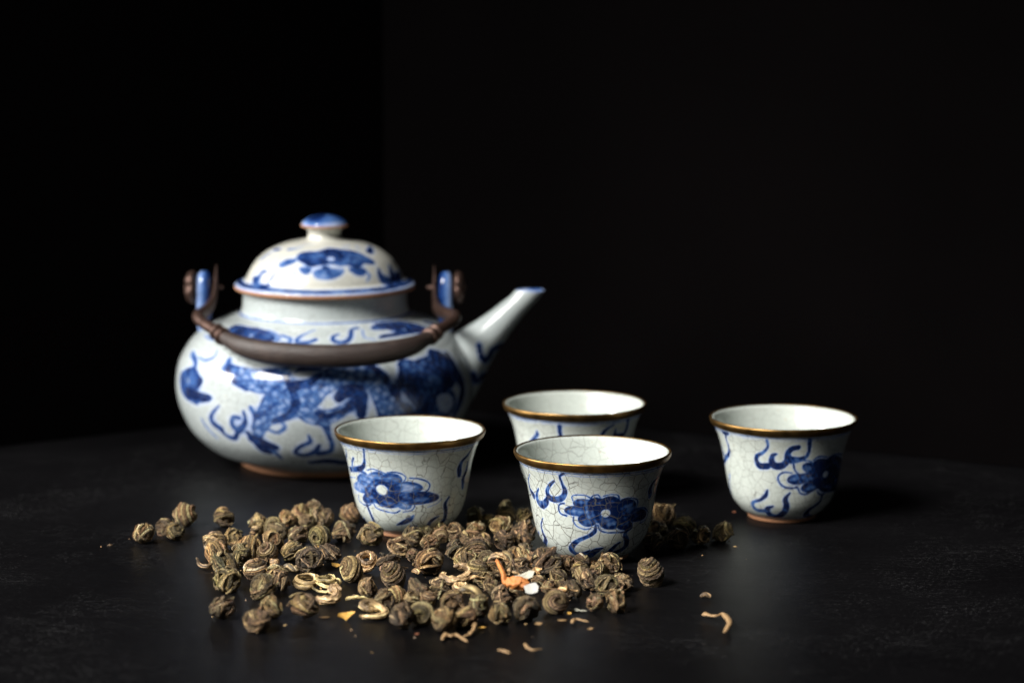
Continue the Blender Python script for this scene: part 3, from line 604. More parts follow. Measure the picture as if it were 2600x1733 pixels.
def fast_mesh(name, co, quads, smooth=True):
    co = np.asarray(co, np.float32); quads = np.asarray(quads, np.int32)
    me = bpy.data.meshes.new(name)
    me.vertices.add(len(co)); me.vertices.foreach_set('co', co.ravel())
    n, k = quads.shape
    me.loops.add(n * k); me.loops.foreach_set('vertex_index', quads.ravel())
    me.polygons.add(n)
    me.polygons.foreach_set('loop_start', np.arange(n, dtype=np.int32) * k)
    try:
        me.polygons.foreach_set('loop_total', np.full(n, k, np.int32))
    except Exception:
        pass
    me.polygons.foreach_set('use_smooth', np.full(n, smooth))
    me.update(calc_edges=True); me.validate()
    return me

def grid_quads(rows, cols, wrap=True, flip=False, off=0):
    i = np.arange(rows - 1)[:, None]; j = np.arange(cols if wrap else cols - 1)[None]
    j2 = (j + 1) % cols
    q = np.stack([i * cols + j, i * cols + j2, (i + 1) * cols + j2, (i + 1) * cols + j], -1).reshape(-1, 4) + off
    return q[:, ::-1] if flip else q

def fattr(me, name, vals):
    a = me.attributes.new(name, 'FLOAT', 'POINT'); a.data.foreach_set('value', np.asarray(vals, np.float32).ravel())

def cattr(me, name, cols):
    a = me.attributes.new(name, 'FLOAT_COLOR', 'POINT')
    c = np.ones((len(cols), 4), np.float32); c[:, :3] = cols
    a.data.foreach_set('color', c.ravel())

def catmull(P, n=12, closed=False):
    P = np.asarray(P, float)
    if len(P) < 2: return P
    Q = np.vstack([P[-1], P, P[0], P[1]]) if closed else np.vstack([2 * P[0] - P[1], P, 2 * P[-1] - P[-2]])
    t = np.linspace(0, 1, n, endpoint=False)[:, None]; out = []
    for i in range(1, len(Q) - 2):
        a, b, c, d = Q[i - 1:i + 3]
        out.append(.5 * (2 * b + (c - a) * t + (2 * a - 5 * b + 4 * c - d) * t ** 2 + (3 * b - 3 * c + d - a) * t ** 3))
    if not closed: out.append(Q[-2:-1])
    return np.vstack(out)

def profile(prof):
    c = catmull(prof, 40)
    s = np.r_[0, np.cumsum(np.hypot(*np.diff(c, axis=0).T))]
    return c, s

def lathe(name, pts, seg=96, mat=None, parent=None, loc=None, jitter=0.0, seed=0):
    """pts: (r, z) in mm from one end to the other"""
    pts = np.asarray(pts, float); a = np.arange(seg) / seg * 2 * math.pi
    r = np.repeat(pts[:, :1], seg, 1); z = np.repeat(pts[:, 1:], seg, 1)
    if jitter:
        g = np.random.default_rng(seed); w = sum(g.normal() / k * np.cos(k * a + g.uniform(0, 6.28)) for k in (2, 3, 5, 9))
        r = r + jitter * w[None]
    co = np.stack([r * np.cos(a), r * np.sin(a), z], -1).reshape(-1, 3) * MM
    me = fast_mesh(name, co, grid_quads(len(pts), seg))
    return link(name, me, mat, parent, loc)

def sine_noise(p, seed, freq=1.0, n=7):
    g = np.random.default_rng(seed); out = np.zeros(p.shape[:-1])
    for _ in range(n):
        out += np.sin(p @ (g.normal(size=p.shape[-1]) * freq) + g.uniform(0, 6.28))
    return out / math.sqrt(n / 2)

def sweep(path, radii, flat=1.0, seg=14, ridges=0, ridge=0.0, nsub=8, cap=True, up=(0, 0, 1), twist=0.0):
    """closed tube along path (mm); returns verts, quads, phi-grid ridge value"""
    P = catmull(path, nsub); R = np.interp(np.linspace(0, 1, len(P)), np.linspace(0, 1, len(radii)), radii)
    F = np.full(len(P), flat) if np.isscalar(flat) else np.interp(np.linspace(0, 1, len(P)), np.linspace(0, 1, len(flat)), flat)
    T = np.gradient(P, axis=0); T /= np.linalg.norm(T, axis=1)[:, None] + 1e-12
    N = np.zeros_like(P); u = np.array(up, float)
    n0 = u - T[0] * (u @ T[0])
    if np.linalg.norm(n0) < 1e-3: n0 = np.cross(T[0], (1, 0, 0.1))
    N[0] = n0 / np.linalg.norm(n0)
    for i in range(1, len(P)):
        v = N[i - 1] - T[i] * (N[i - 1] @ T[i]); N[i] = v / np.linalg.norm(v)
    B = np.cross(T, N)
    a = np.arange(seg) / seg * 2 * math.pi
    tw = np.linspace(0, twist, len(P))[:, None]
    rv = np.cos(ridges * a)[None] if ridges else np.zeros((1, seg))
    rad = R[:, None] * (1 + ridge * rv)
    ca = np.cos(a[None] + tw); sa = np.sin(a[None] + tw)
    V = P[:, None] + N[:, None] * (rad * ca * F[:, None])[..., None] + B[:, None] * (rad * sa)[..., None]
    V = V.reshape(-1, 3); Q = grid_quads(len(P), seg)
    val = np.repeat(rv, len(P), 0).reshape(-1)
    if cap:
        n = len(V); V = np.vstack([V, P[0] - T[0] * R[0] * .5, P[-1] + T[-1] * R[-1] * .5]); val = np.r_[val, 0, 0]
        j = np.arange(seg); j2 = (j + 1) % seg; b = (len(P) - 1) * seg
        Q = np.vstack([Q, np.stack([j2, j, np.full(seg, n), np.full(seg, n)], -1), np.stack([b + j, b + j2, np.full(seg, n + 1), np.full(seg, n + 1)], -1)])
    return V, Q, val

def poly_mesh(name, V, Q, smooth=True):
    """quads, some with a repeated last index (triangles)"""
    me = bpy.data.meshes.new(name)
    faces = [tuple(q[:3]) if q[2] == q[3] else tuple(q) for q in np.asarray(Q).tolist()]
    me.from_pydata((np.asarray(V)).tolist(), [], faces)
    me.polygons.foreach_set('use_smooth', [smooth] * len(faces)); me.update()
    return me

# ---------------------------------------------------------------- materials
def new_mat(name):
    m = bpy.data.materials.new(name); m.use_nodes = True
    nt = m.node_tree; b = nt.nodes['Principled BSDF']
    return m, nt, b

def N(nt, kind, **kw):
    n = nt.nodes.new(kind)
    for k, v in kw.items(): setattr(n, k, v)
    return n

def ramp(nt, fac, stops, interp='LINEAR'):
    n = N(nt, 'ShaderNodeValToRGB'); n.color_ramp.interpolation = interp
    e = n.color_ramp.elements
    while len(e) < len(stops): e.new(0.5)
    for k, (p, c) in enumerate(stops):
        e[k].position = p; e[k].color = (*c, 1) if len(c) == 3 else c
    nt.links.new(fac, n.inputs[0]); return n.outputs[0]

def mix(nt, fac, a, b, blend='MIX'):
    n = N(nt, 'ShaderNodeMix', data_type='RGBA', blend_type=blend)
    for s, v in ((0, fac), (6, a), (7, b)):
        if hasattr(v, 'links'): nt.links.new(v, n.inputs[s])
        else: n.inputs[s].default_value = v if s == 0 else (*v, 1)
    return n.outputs[2]

def math_n(nt, op, a, b=0.0, c=None):
    n = N(nt, 'ShaderNodeMath', operation=op)
    for i, v in enumerate((a, b) if c is None else (a, b, c)):
        if hasattr(v, 'links'): nt.links.new(v, n.inputs[i])
        else: n.inputs[i].default_value = v
    return n.outputs[0]

def noise(nt, vec, scale, detail=3.0, rough=0.55, dist=0.0):
    n = N(nt, 'ShaderNodeTexNoise'); n.inputs['Scale'].default_value = scale
    n.inputs['Detail'].default_value = detail; n.inputs['Roughness'].default_value = rough; n.inputs['Distortion'].default_value = dist
    nt.links.new(vec, n.inputs['Vector']); return n

def porcelain(name, cell, strength, fine=0.25, glaze=(0.485, 0.515, 0.475)):
    m, nt, b = new_mat(name)
    tc = N(nt, 'ShaderNodeTexCoord').outputs['Object']
    at = N(nt, 'ShaderNodeAttribute', attribute_name='cobalt').outputs['Fac']
    nz = noise(nt, tc, 420.0, 4.0, 0.6)
    d = math_n(nt, 'MULTIPLY', at, math_n(nt, 'MULTIPLY_ADD', nz.outputs['Fac'], 0.60, 0.82))
    cloud = noise(nt, tc, 60.0, 5.0, 0.65)
    g = mix(nt, cloud.outputs['Fac'], tuple(c * k for c, k in zip(glaze, (0.80, 0.84, 0.84))), tuple(min(1, c * 1.14) for c in glaze))
    # tiny iron specks and bluish kiln stain in the glaze
    spot = noise(nt, tc, 900.0, 1.0)
    g = mix(nt, ramp(nt, spot.outputs['Fac'], [(0.70, (0, 0, 0)), (0.78, (1, 1, 1))]), g, (0.42, 0.38, 0.30))
    blue = ramp(nt, d, [(0.0, (0.62, 0.66, 0.66)), (0.22, (0.34, 0.42, 0.62)), (0.5, (0.062, 0.140, 0.345)), (0.78, (0.012, 0.043, 0.170)), (1.0, (0.0035, 0.0125, 0.062))])
    amt = ramp(nt, d, [(0.02, (0, 0, 0)), (0.22, (1, 1, 1))])
    col = mix(nt, amt, g, blue)
    # crackle: a coarse net of stained cracks and a fine pale one, both bent by noise
    def net(scale, w0, w1, off):
        mp = N(nt, 'ShaderNodeMapping'); mp.inputs['Location'].default_value = (off, off * 2, off * 3); nt.links.new(tc, mp.inputs[0])
        wz = noise(nt, mp.outputs[0], scale * 0.9, 2.0)
        add = N(nt, 'ShaderNodeVectorMath', operation='MULTIPLY_ADD'); nt.links.new(wz.outputs['Color'], add.inputs[0])
        add.inputs[1].default_value = (0.55 / scale,) * 3; nt.links.new(mp.outputs[0], add.inputs[2])
        v = N(nt, 'ShaderNodeTexVoronoi', feature='DISTANCE_TO_EDGE'); v.inputs['Scale'].default_value = scale; v.inputs['Randomness'].default_value = 0.72
        nt.links.new(add.outputs[0], v.inputs['Vector'])
        return ramp(nt, v.outputs['Distance'], [(w0, (1, 1, 1)), (w1, (0, 0, 0))])
    s1 = 1000.0 / cell
    c1 = net(s1, 0.008, 0.030, 0.0); c2 = net(s1 * 1.7, 0.010, 0.05, 0.31)
    fade = noise(nt, tc, 70.0, 1.0).outputs['Fac']
    k1 = math_n(nt, 'MULTIPLY', c1, math_n(nt, 'MULTIPLY', strength * 1.5, ramp(nt, fade, [(0.28, (.25, .25, .25)), (0.6, (1, 1, 1))])))
    k2 = math_n(nt, 'MULTIPLY', c2, fine * strength)
    craze = N(nt, 'ShaderNodeAttribute', attribute_name='craze').outputs['Fac']
    crack = math_n(nt, 'MULTIPLY', math_n(nt, 'MINIMUM', math_n(nt, 'MAXIMUM', k1, k2), 0.9), craze)
    col = mix(nt, crack, col, (0.10, 0.095, 0.085))
    nt.links.new(col, b.inputs['Base Color'])
    b.inputs['Roughness'].default_value = 0.13
    b.inputs['IOR'].default_value = 1.5
    b.inputs['Subsurface Weight'].default_value = 0.0
    bp = N(nt, 'ShaderNodeBump'); bp.inputs['Strength'].default_value = 0.12; bp.inputs['Distance'].default_value = 0.0006
    lump = noise(nt, tc, 120.0, 2.0)
    nt.links.new(lump.outputs['Fac'], bp.inputs['Height']); nt.links.new(bp.outputs[0], b.inputs['Normal'])
    return m

def simple(name, col, rough, metal=0.0, var=0.25, scale=300.0, bump=0.0):
    m, nt, b = new_mat(name)
    tc = N(nt, 'ShaderNodeTexCoord').outputs['Object']
    nz = noise(nt, tc, scale, 4.0)
    c = mix(nt, nz.outputs['Fac'], tuple(x * (1 - var) for x in col), tuple(min(1, x * (1 + var)) for x in col))
    nt.links.new(c, b.inputs['Base Color'])
    b.inputs['Metallic'].default_value = metal
    nt.links.new(math_n(nt, 'MULTIPLY_ADD', nz.outputs['Fac'], 0.25, rough - 0.12), b.inputs['Roughness'])
    if bump:
        bp = N(nt, 'ShaderNodeBump'); bp.inputs['Strength'].default_value = bump; bp.inputs['Distance'].default_value = 0.0005
        nt.links.new(nz.outputs['Fac'], bp.inputs['Height']); nt.links.new(bp.outputs[0], b.inputs['Normal'])
    return m

def leaf_mat(name, OBJ_SCALE):
    m, nt, b = new_mat(name)
    tc = N(nt, 'ShaderNodeTexCoord').outputs['Object']
    at = N(nt, 'ShaderNodeAttribute', attribute_name='leaf').outputs['Color']
    info = N(nt, 'ShaderNodeObjectInfo').outputs['Random']
    nz = noise(nt, N(nt, 'ShaderNodeTexCoord').outputs['Object'], OBJ_SCALE, 4.0, 0.65)
    c = mix(nt, 1.0, at, ramp(nt, nz.outputs['Fac'], [(0.28, (0.60, 0.60, 0.60)), (0.72, (1.55, 1.5, 1.42))]), 'MULTIPLY')
    tint = ramp(nt, info, [(0.0, (0.72, 0.69, 0.65)), (0.25, (1.02, 0.99, 0.92)), (0.5, (1.20, 1.08, 0.93)), (0.75, (1.08, 1.04, 0.92)), (1.0, (0.90, 0.95, 0.80))])
    c = mix(nt, 1.0, c, tint, 'MULTIPLY')
    nt.links.new(c, b.inputs['Base Color'])
    b.inputs['Roughness'].default_value = 0.5
    b.inputs['Specular IOR Level'].default_value = 0.4
    bp = N(nt, 'ShaderNodeBump'); bp.inputs['Strength'].default_value = 0.7; bp.inputs['Distance'].default_value = 0.0003 if OBJ_SCALE > 100 else 0.05
    nt.links.new(nz.outputs['Fac'], bp.inputs['Height']); nt.links.new(bp.outputs[0], b.inputs['Normal'])
    return m

def table_mat():
    m, nt, b = new_mat('dark_slate')
    tc = N(nt, 'ShaderNodeTexCoord').outputs['Object']
    cloud = noise(nt, tc, 9.0, 5.0, 0.6)
    base = mix(nt, cloud.outputs['Fac'], (0.0010, 0.00095, 0.0012), (0.0042, 0.0040, 0.0046))
    def streaks(rot, sx, sy, lo, hi, off):
        mp = N(nt, 'ShaderNodeMapping'); mp.inputs['Rotation'].default_value = (0, 0, rot); mp.inputs['Scale'].default_value = (sx, sy, 1); mp.inputs['Location'].default_value = (off, off, 0)
        nt.links.new(tc, mp.inputs[0]); n = noise(nt, mp.outputs[0], 1.0, 2.0, 0.6)
        return ramp(nt, n.outputs['Fac'], [(lo, (0, 0, 0)), (hi, (1, 1, 1))])
    patch = ramp(nt, noise(nt, tc, 16.0, 4.0, 0.6).outputs['Fac'], [(0.46, (0, 0, 0)), (0.70, (1, 1, 1))])
    def specks(scale, size, keep, off):
        mp = N(nt, 'ShaderNodeMapping'); mp.inputs['Location'].default_value = (off, off, 0); mp.inputs['Scale'].default_value = (0.55, 1.0, 1.0); mp.inputs['Rotation'].default_value = (0, 0, off)
        nt.links.new(tc, mp.inputs[0]); v = N(nt, 'ShaderNodeTexVoronoi', voronoi_dimensions='2D'); v.inputs['Scale'].default_value = scale
        nt.links.new(mp.outputs[0], v.inputs['Vector'])
        dot = ramp(nt, v.outputs['Distance'], [(size * 0.4, (1, 1, 1)), (size, (0, 0, 0))])
        sep = N(nt, 'ShaderNodeSeparateColor'); nt.links.new(v.outputs['Color'], sep.inputs[0])
        return math_n(nt, 'MULTIPLY', dot, math_n(nt, 'MULTIPLY', math_n(nt, 'LESS_THAN', sep.outputs[0], keep), sep.outputs[1]))
    sc = math_n(nt, 'MAXIMUM', specks(620.0, 0.24, 0.28, 0.2), specks(1300.0, 0.28, 0.25, 0.7))
    sc = math_n(nt, 'MAXIMUM', sc, math_n(nt, 'MULTIPLY', streaks(-0.3, 70, 3200, 0.63, 0.70, 3.1), 0.9))
    sc = math_n(nt, 'MAXIMUM', sc, math_n(nt, 'MULTIPLY', streaks(0.25, 45, 2600, 0.64, 0.71, 5.3), 0.7))
    sc = math_n(nt, 'MULTIPLY', sc, math_n(nt, 'MULTIPLY_ADD', patch, 0.85, 0.10))
    col = mix(nt, sc, base, (0.062, 0.062, 0.064))
    nt.links.new(col, b.inputs['Base Color'])
    rr = math_n(nt, 'MULTIPLY_ADD', cloud.outputs['Fac'], 0.26, 0.30)
    nt.links.new(rr, b.inputs['Roughness'])
    b.inputs['Specular IOR Level'].default_value = 0.09
    bp = N(nt, 'ShaderNodeBump'); bp.inputs['Strength'].default_value = 0.07; bp.inputs['Distance'].default_value = 0.0004
    nt.links.new(noise(nt, tc, 500.0, 5.0, 0.7).outputs['Fac'], bp.inputs['Height']); nt.links.new(bp.outputs[0], b.inputs['Normal'])
    return m

M_CUP = {'front': porcelain('crackled_glaze_bold', 6.0, 0.85, 0.42), 'left': porcelain('crackled_glaze_medium', 5.0, 0.72, 0.35),
         'right': porcelain('crackled_glaze_faint', 4.4, 0.5, 0.4), 'back': porcelain('crackled_glaze_pale', 4.4, 0.45, 0.4)}
M_POT = porcelain('teapot_glaze', 3.8, 0.42, 0.5, (0.395, 0.43, 0.43))
M_BRASS = simple('aged_brass', (0.27, 0.158, 0.054), 0.38, 1.0, 0.5, 260.0, 0.10)
M_CLAY = simple('unglazed_clay', (0.33, 0.155, 0.075), 0.75, 0.0, 0.3, 400.0, 0.2)
M_COPPER = simple('aged_copper', (0.080, 0.047, 0.037), 0.46, 0.7, 0.4, 300.0, 0.15)
def grip_mat():
    m, nt, b = new_mat('dark_worn_band')
    tc = N(nt, 'ShaderNodeTexCoord').outputs['Object']
    mp = N(nt, 'ShaderNodeMapping'); mp.inputs['Scale'].default_value = (1, 5, 9); nt.links.new(tc, mp.inputs[0])
    gr = noise(nt, mp.outputs[0], 150.0, 5.0, 0.65, 0.4); wear = noise(nt, tc, 90.0, 4.0, 0.6)
    c = mix(nt, gr.outputs['Fac'], (0.012, 0.0085, 0.0075), (0.046, 0.030, 0.025))
    c = mix(nt, ramp(nt, wear.outputs['Fac'], [(0.55, (0, 0, 0)), (0.72, (0.6, 0.6, 0.6))]), c, (0.075, 0.050, 0.040))
    nt.links.new(c, b.inputs['Base Color'])
    nt.links.new(math_n(nt, 'MULTIPLY_ADD', wear.outputs['Fac'], 0.35, 0.34), b.inputs['Roughness'])
    bp = N(nt, 'ShaderNodeBump'); bp.inputs['Strength'].default_value = 0.55; bp.inputs['Distance'].default_value = 0.0005
    nt.links.new(gr.outputs['Fac'], bp.inputs['Height']); nt.links.new(bp.outputs[0], b.inputs['Normal'])
    return m
M_GRIP = grip_mat()
M_LEAF = leaf_mat('rolled_leaf', 5.0)      # pearls are unit meshes scaled down
M_CURL = leaf_mat('loose_leaf', 1100.0)
M_TABLE = table_mat()
M_BOARD = simple('black_board', (0.0020, 0.0017, 0.0018), 0.9, 0.0, 0.30, 7.0, 0.0)
M_BOARD.node_tree.nodes['Principled BSDF'].inputs['Specular IOR Level'].default_value = 0.0
M_ORANGE = simple('dried_orange_calyx', (0.52, 0.185, 0.045), 0.6, 0.0, 0.55, 700.0, 0.7)
M_WHITE = simple('dried_white_petal', (0.40, 0.40, 0.365), 0.6, 0.0, 0.15, 300.0, 0.2)
M_GREYP = simple('dried_grey_petal', (0.36, 0.35, 0.28), 0.65, 0.0, 0.2, 300.0, 0.2)
M_YELLOW = simple('dried_yellow_petal', (0.60, 0.34, 0.075), 0.6, 0.0, 0.25, 400.0, 0.3)
M_STEM = simple('pale_stem', (0.32, 0.20, 0.095), 0.6, 0.0, 0.35, 600.0, 0.3)
M_RUST = simple('reddish_crumb', (0.22, 0.08, 0.04), 0.7, 0.0, 0.3, 600.0, 0.3)

# ---------------------------------------------------------------- setting
def slab(name, corners, z0, z1, mat):
    c = [Vector((x, y, z0)) for x, y in corners] + [Vector((x, y, z1)) for x, y in corners]
    n = len(corners); me = bpy.data.meshes.new(name)
    f = [tuple(range(n - 1, -1, -1)), tuple(range(n, 2 * n))] + [(i, (i + 1) % n, n + (i + 1) % n, n + i) for i in range(n)]
    me.from_pydata(c, [], f); me.update()
    o = link(name, me, mat); o['kind'] = 'structure'; return o
slab('tabletop', [(-0.9, -0.75), (1.1, -0.75), (1.1, 0.60), (-0.9, 0.60)], -0.03, 0.0, M_TABLE)
CORNER = np.array((-0.069, 0.321)); DL = np.array((-0.823, -0.568)); DR = np.array((0.874, -0.485))
def board(name, start, d, length, out, h):
    a = start; b = start + d * length; nrm = np.array(out)
    slab(name, [tuple(a), tuple(b), tuple(b + nrm * 0.006), tuple(a + nrm * 0.006)], 0.0005, h, M_BOARD)
board('wall_left', CORNER - DL * 0.03, DL, 0.295, (-0.568, 0.823), 0.62)
board('wall_right', CORNER - DR * 0.003, DR, 0.85, (0.485, 0.874), 0.62)

# ---------------------------------------------------------------- painting in cobalt on surfaces of revolution
def smooth01(x): x = np.clip(x, 0, 1); return x * x * (3 - 2 * x)

class Glaze:
    """density grid over (theta, s) with s the arc length of the profile in mm"""
    def __init__(self, prof, s0, s1, rows, cols):
        c, s = profile(prof); self.s = np.linspace(s0, s1, rows)
        self.r = np.interp(self.s, s, c[:, 0]); self.z = np.interp(self.s, s, c[:, 1])
        self.th = np.arange(cols) * 360.0 / cols; self.D = np.zeros((rows, cols)); self.cols = cols
        self.ds = (s1 - s0) / (rows - 1)
    def window(self, th0, s0, rad):
        i0 = max(0, int((s0 - rad - self.s[0]) / self.ds)); i1 = min(len(self.s), int((s0 + rad - self.s[0]) / self.ds) + 2)
        if i1 <= i0: return None
        r = max(8.0, self.r[min(len(self.r) - 1, max(0, (i0 + i1) // 2))])
        k = int(math.degrees(rad / r) / 360 * self.cols) + 2; j = int(round(th0 / 360 * self.cols))
        J = np.arange(j - k, j + k + 1) % self.cols
        dth = (self.th[J] - th0 + 180) % 360 - 180
        return slice(i0, i1), J, np.radians(dth)[None] * self.r[i0:i1, None], (self.s[i0:i1, None] - s0)
    def stroke_pts(self, pts, ws):
        P = np.array(pts, float); P[:, 0] = P[0, 0] + ((P[:, 0] - P[0, 0] + 180) % 360 - 180)
        Q = catmull(P, 14) if len(P) > 1 else P
        w = np.interp(np.linspace(0, 1, len(Q)), np.linspace(0, 1, len(ws)), ws)
        return Q, w
    def line(self, pts, ws, dens):
        Q, w = self.stroke_pts(pts, ws); A = np.zeros_like(self.D)
        for (t, s), ww in zip(Q, w):
            wn = self.window(t, s, ww / 2 + 0.6)
            if wn is None: continue
            I, J, dx, dy = wn
            a = smooth01((ww / 2 - np.hypot(dx, dy)) / 0.45 + 0.5)
            A[I, J] = np.maximum(A[I, J], a)
        self.lay(A, dens)
    def lay(self, A, dens):
        if dens < 0: self.D *= 1 + A * dens
        else: self.D = np.maximum(self.D, A * dens)
    def dot(self, p, w, dens):
        wn = self.window(p[0], p[1], w / 2 + 0.6)
        if wn:
            I, J, dx, dy = wn; a = smooth01((w / 2 - np.hypot(dx, dy * 1.15)) / 0.5 + 0.5)
            self.D[I, J] = self.D[I, J] * (1 - a) + dens * a
    def fill(self, pts, soft, dens):
        P = np.array(pts, float); t0 = P[0, 0]; P[:, 0] = (P[:, 0] - t0 + 180) % 360 - 180
        Q = catmull(P, 5, True)
        i0 = max(0, int((Q[:, 1].min() - 1 - self.s[0]) / self.ds)); i1 = min(len(self.s), int((Q[:, 1].max() + 1 - self.s[0]) / self.ds) + 2)
        J = np.where((((self.th - t0 + 180) % 360 - 180) > Q[:, 0].min() - 3) & (((self.th - t0 + 180) % 360 - 180) < Q[:, 0].max() + 3))[0]
        if i1 <= i0 or not len(J): return
        X = ((self.th[J] - t0 + 180) % 360 - 180)[None] + 0 * self.s[i0:i1, None]; Y = self.s[i0:i1, None] + 0 * X
        R = self.r[i0:i1, None] * math.pi / 180
        ins = np.zeros(X.shape, bool); dm = np.full(X.shape, 9.0)
        for a, b in zip(Q, np.roll(Q, -1, 0)):
            c = (a[1] > Y) != (b[1] > Y)
            ins ^= c & (X < (b[0] - a[0]) * (Y - a[1]) / (b[1] - a[1] + 1e-12) + a[0])
            ax, ay = (a[0] - X) * R, a[1] - Y; bx, by = (b[0] - X) * R, b[1] - Y
            ex, ey = bx - ax, by - ay; t = np.clip(-(ax * ex + ay * ey) / (ex * ex + ey * ey + 1e-9), 0, 1)
            dm = np.minimum(dm, np.hypot(ax + t * ex, ay + t * ey))
        sd = np.where(ins, dm, -dm); A = np.zeros_like(self.D)
        sl = np.ix_(np.arange(i0, i1), J); A[sl] = smooth01(sd / max(0.5, soft * 0.8) + 0.5)
        if isinstance(dens, tuple):
            g = np.clip((X - Q[:, 0].min()) / (np.ptp(Q[:, 0]) + 1e-9), 0, 1)
            # a brush load that pools at the petal edges
            v = dens[0] + (dens[1] - dens[0]) * g + 0.12 * np.exp(-np.abs(sd - 0.5) / 0.5) - 0.06
            G = np.zeros_like(self.D); G[sl] = np.clip(v, 0, 1); self.D = np.maximum(self.D, A * G)
        else: self.lay(A, dens)
    def scales(self, pts, ws, dens):
        Q, w = self.stroke_pts(pts, ws)
        best = np.full(self.D.shape, 9.0); al = np.zeros_like(self.D); ac = np.zeros_like(self.D)
        r0 = 60.0; d = np.diff(Q, axis=0); L = np.r_[0, np.cumsum(np.hypot(np.radians(d[:, 0]) * r0, d[:, 1]))]
        T = np.gradient(np.c_[np.radians(Q[:, 0]) * r0, Q[:, 1]], axis=0); T /= np.linalg.norm(T, axis=1)[:, None] + 1e-9
        for k, ((t, s), ww) in enumerate(zip(Q, w)):
            wn = self.window(t, s, ww / 2 + 0.8)
            if wn is None: continue
            I, J, dx, dy = wn; q = np.hypot(dx, dy) / (ww / 2)
            m = q < best[I, J]; l = L[k] + dx * T[k, 0] + dy * T[k, 1]; c = -dx * T[k, 1] + dy * T[k, 0]
            b = best[I, J]; b[m] = q[m]; best[I, J] = b
            b = al[I, J]; b[m] = l[m]; al[I, J] = b
            b = ac[I, J]; b[m] = c[m]; ac[I, J] = b
        A = smooth01((1 - best) / 0.12 + 0.5)
        p = 4.4; wv = np.stack([al, ac, 0 * al], -1); al = al + 0.55 * sine_noise(wv, 3, 0.5, 5); ac = ac + 0.55 * sine_noise(wv, 4, 0.5, 5); row = np.round(al / (p * .8)); u = al - row * p * .8; v = (ac + (row % 2) * p * .5 + 50 * p) % p - p / 2
        cell = np.hypot(u, v) / p
        v = dens + 0.22 * smooth01((cell - 0.36) / 0.16) - 0.15 * smooth01((0.30 - cell) / 0.2)
        v = v + 0.30 * smooth01((best - 0.80) / 0.15)
        self.D = np.maximum(self.D * (1 - 0.75 * A), A * np.clip(v, 0.2, 1))
    def ring(self, s, w, dens, wob=0.0):
        off = wob * (np.cos(np.radians(self.th) * 3 + 1) + np.cos(np.radians(self.th) * 7 + 2))
        a = smooth01((w / 2 - np.abs(self.s[:, None] - s - off[None])) / 0.4 + 0.5)
        self.D = np.maximum(self.D, a * dens * (0.85 + 0.15 * np.cos(np.radians(self.th) * 2 + 0.7))[None])
    def paint(self, items, turns=(180, 0)):
        for turn in turns:
            for kind, pts, ws, dens in items:
                pts = [((t + turn) % 360, s) for t, s in pts]
                if kind == 'line': self.line(pts, ws, dens)
                elif kind == 'fill': self.fill(pts, ws[0], dens)
                elif kind == 'dot': self.dot(pts[0], ws[0], dens)
                else: self.scales(pts, ws, dens)
    def bleed(self, k, amt):
        # cobalt that has run a little into the glaze round every stroke
        B = self.D.copy()
        for ax in (0, 1):
            for _ in range(2):
                P = np.pad(B, ((k, k), (0, 0)), mode='edge') if ax == 0 else np.pad(B, ((0, 0), (k, k)), mode='wrap')
                n = B.shape[ax]; C = np.cumsum(np.insert(P, 0, 0, axis=ax), axis=ax)
                B = (np.take(C, np.arange(2 * k + 1, n + 2 * k + 1), axis=ax) - np.take(C, np.arange(0, n), axis=ax)) / (2 * k + 1)
        self.D = np.maximum(self.D * 0.93 + 0.07 * B, amt * B)
    def wash(self, seed, amt=0.30):
        a = np.radians(self.th)[None]
        p = np.stack([self.r[:, None] * np.cos(a), self.r[:, None] * np.sin(a), self.z[:, None] + 0 * a], -1)
        n = 0.6 * sine_noise(p, seed, 0.55, 9) + 0.4 * sine_noise(p, seed + 1, 1.6, 9)
        self.D = np.clip(self.D * (1 + amt * np.clip(n, -1.2, 1.0) - amt * 0.3), 0, 1)
    def verts(self, wob=None):
        a = np.radians(self.th)[None]
        R = self.r[:, None] + 0 * a
        if wob is not None: R = R + wob
        return np.stack([R * np.cos(a), R * np.sin(a), self.z[:, None] + 0 * a], -1).reshape(-1, 3) * MM

def glazed(name, gl, inner, mat, parent, wob=None, close=True):
    """outer painted grid plus an inner coarse lathe welded to its last row"""
    V = gl.verts(wob); D = gl.D.ravel(); cols = gl.cols; rows = len(gl.s)
    Q = grid_quads(rows, cols)
    a = np.radians(gl.th); I = np.asarray(inner, float)
    W2 = (wob[-1] if wob is not None else np.zeros(cols))
    f = np.clip(I[:, 0] / I[0, 0], 0, 1)[:, None]
    r = I[:, :1] + f * W2[None]
    V2 = np.stack([r * np.cos(a), r * np.sin(a), I[:, 1:] + 0 * a[None]], -1).reshape(-1, 3) * MM
    Q2 = grid_quads(len(I) + 1, cols, off=(rows - 1) * cols)
    V = np.vstack([V, V2]); D = np.r_[D, np.zeros(len(V2))]
    me = fast_mesh(name, V, np.vstack([Q, Q2])); fattr(me, 'cobalt', D); fattr(me, 'craze', np.r_[np.ones(rows * cols), np.full(len(V2), 0.4)])
    return link(name, me, mat, parent)

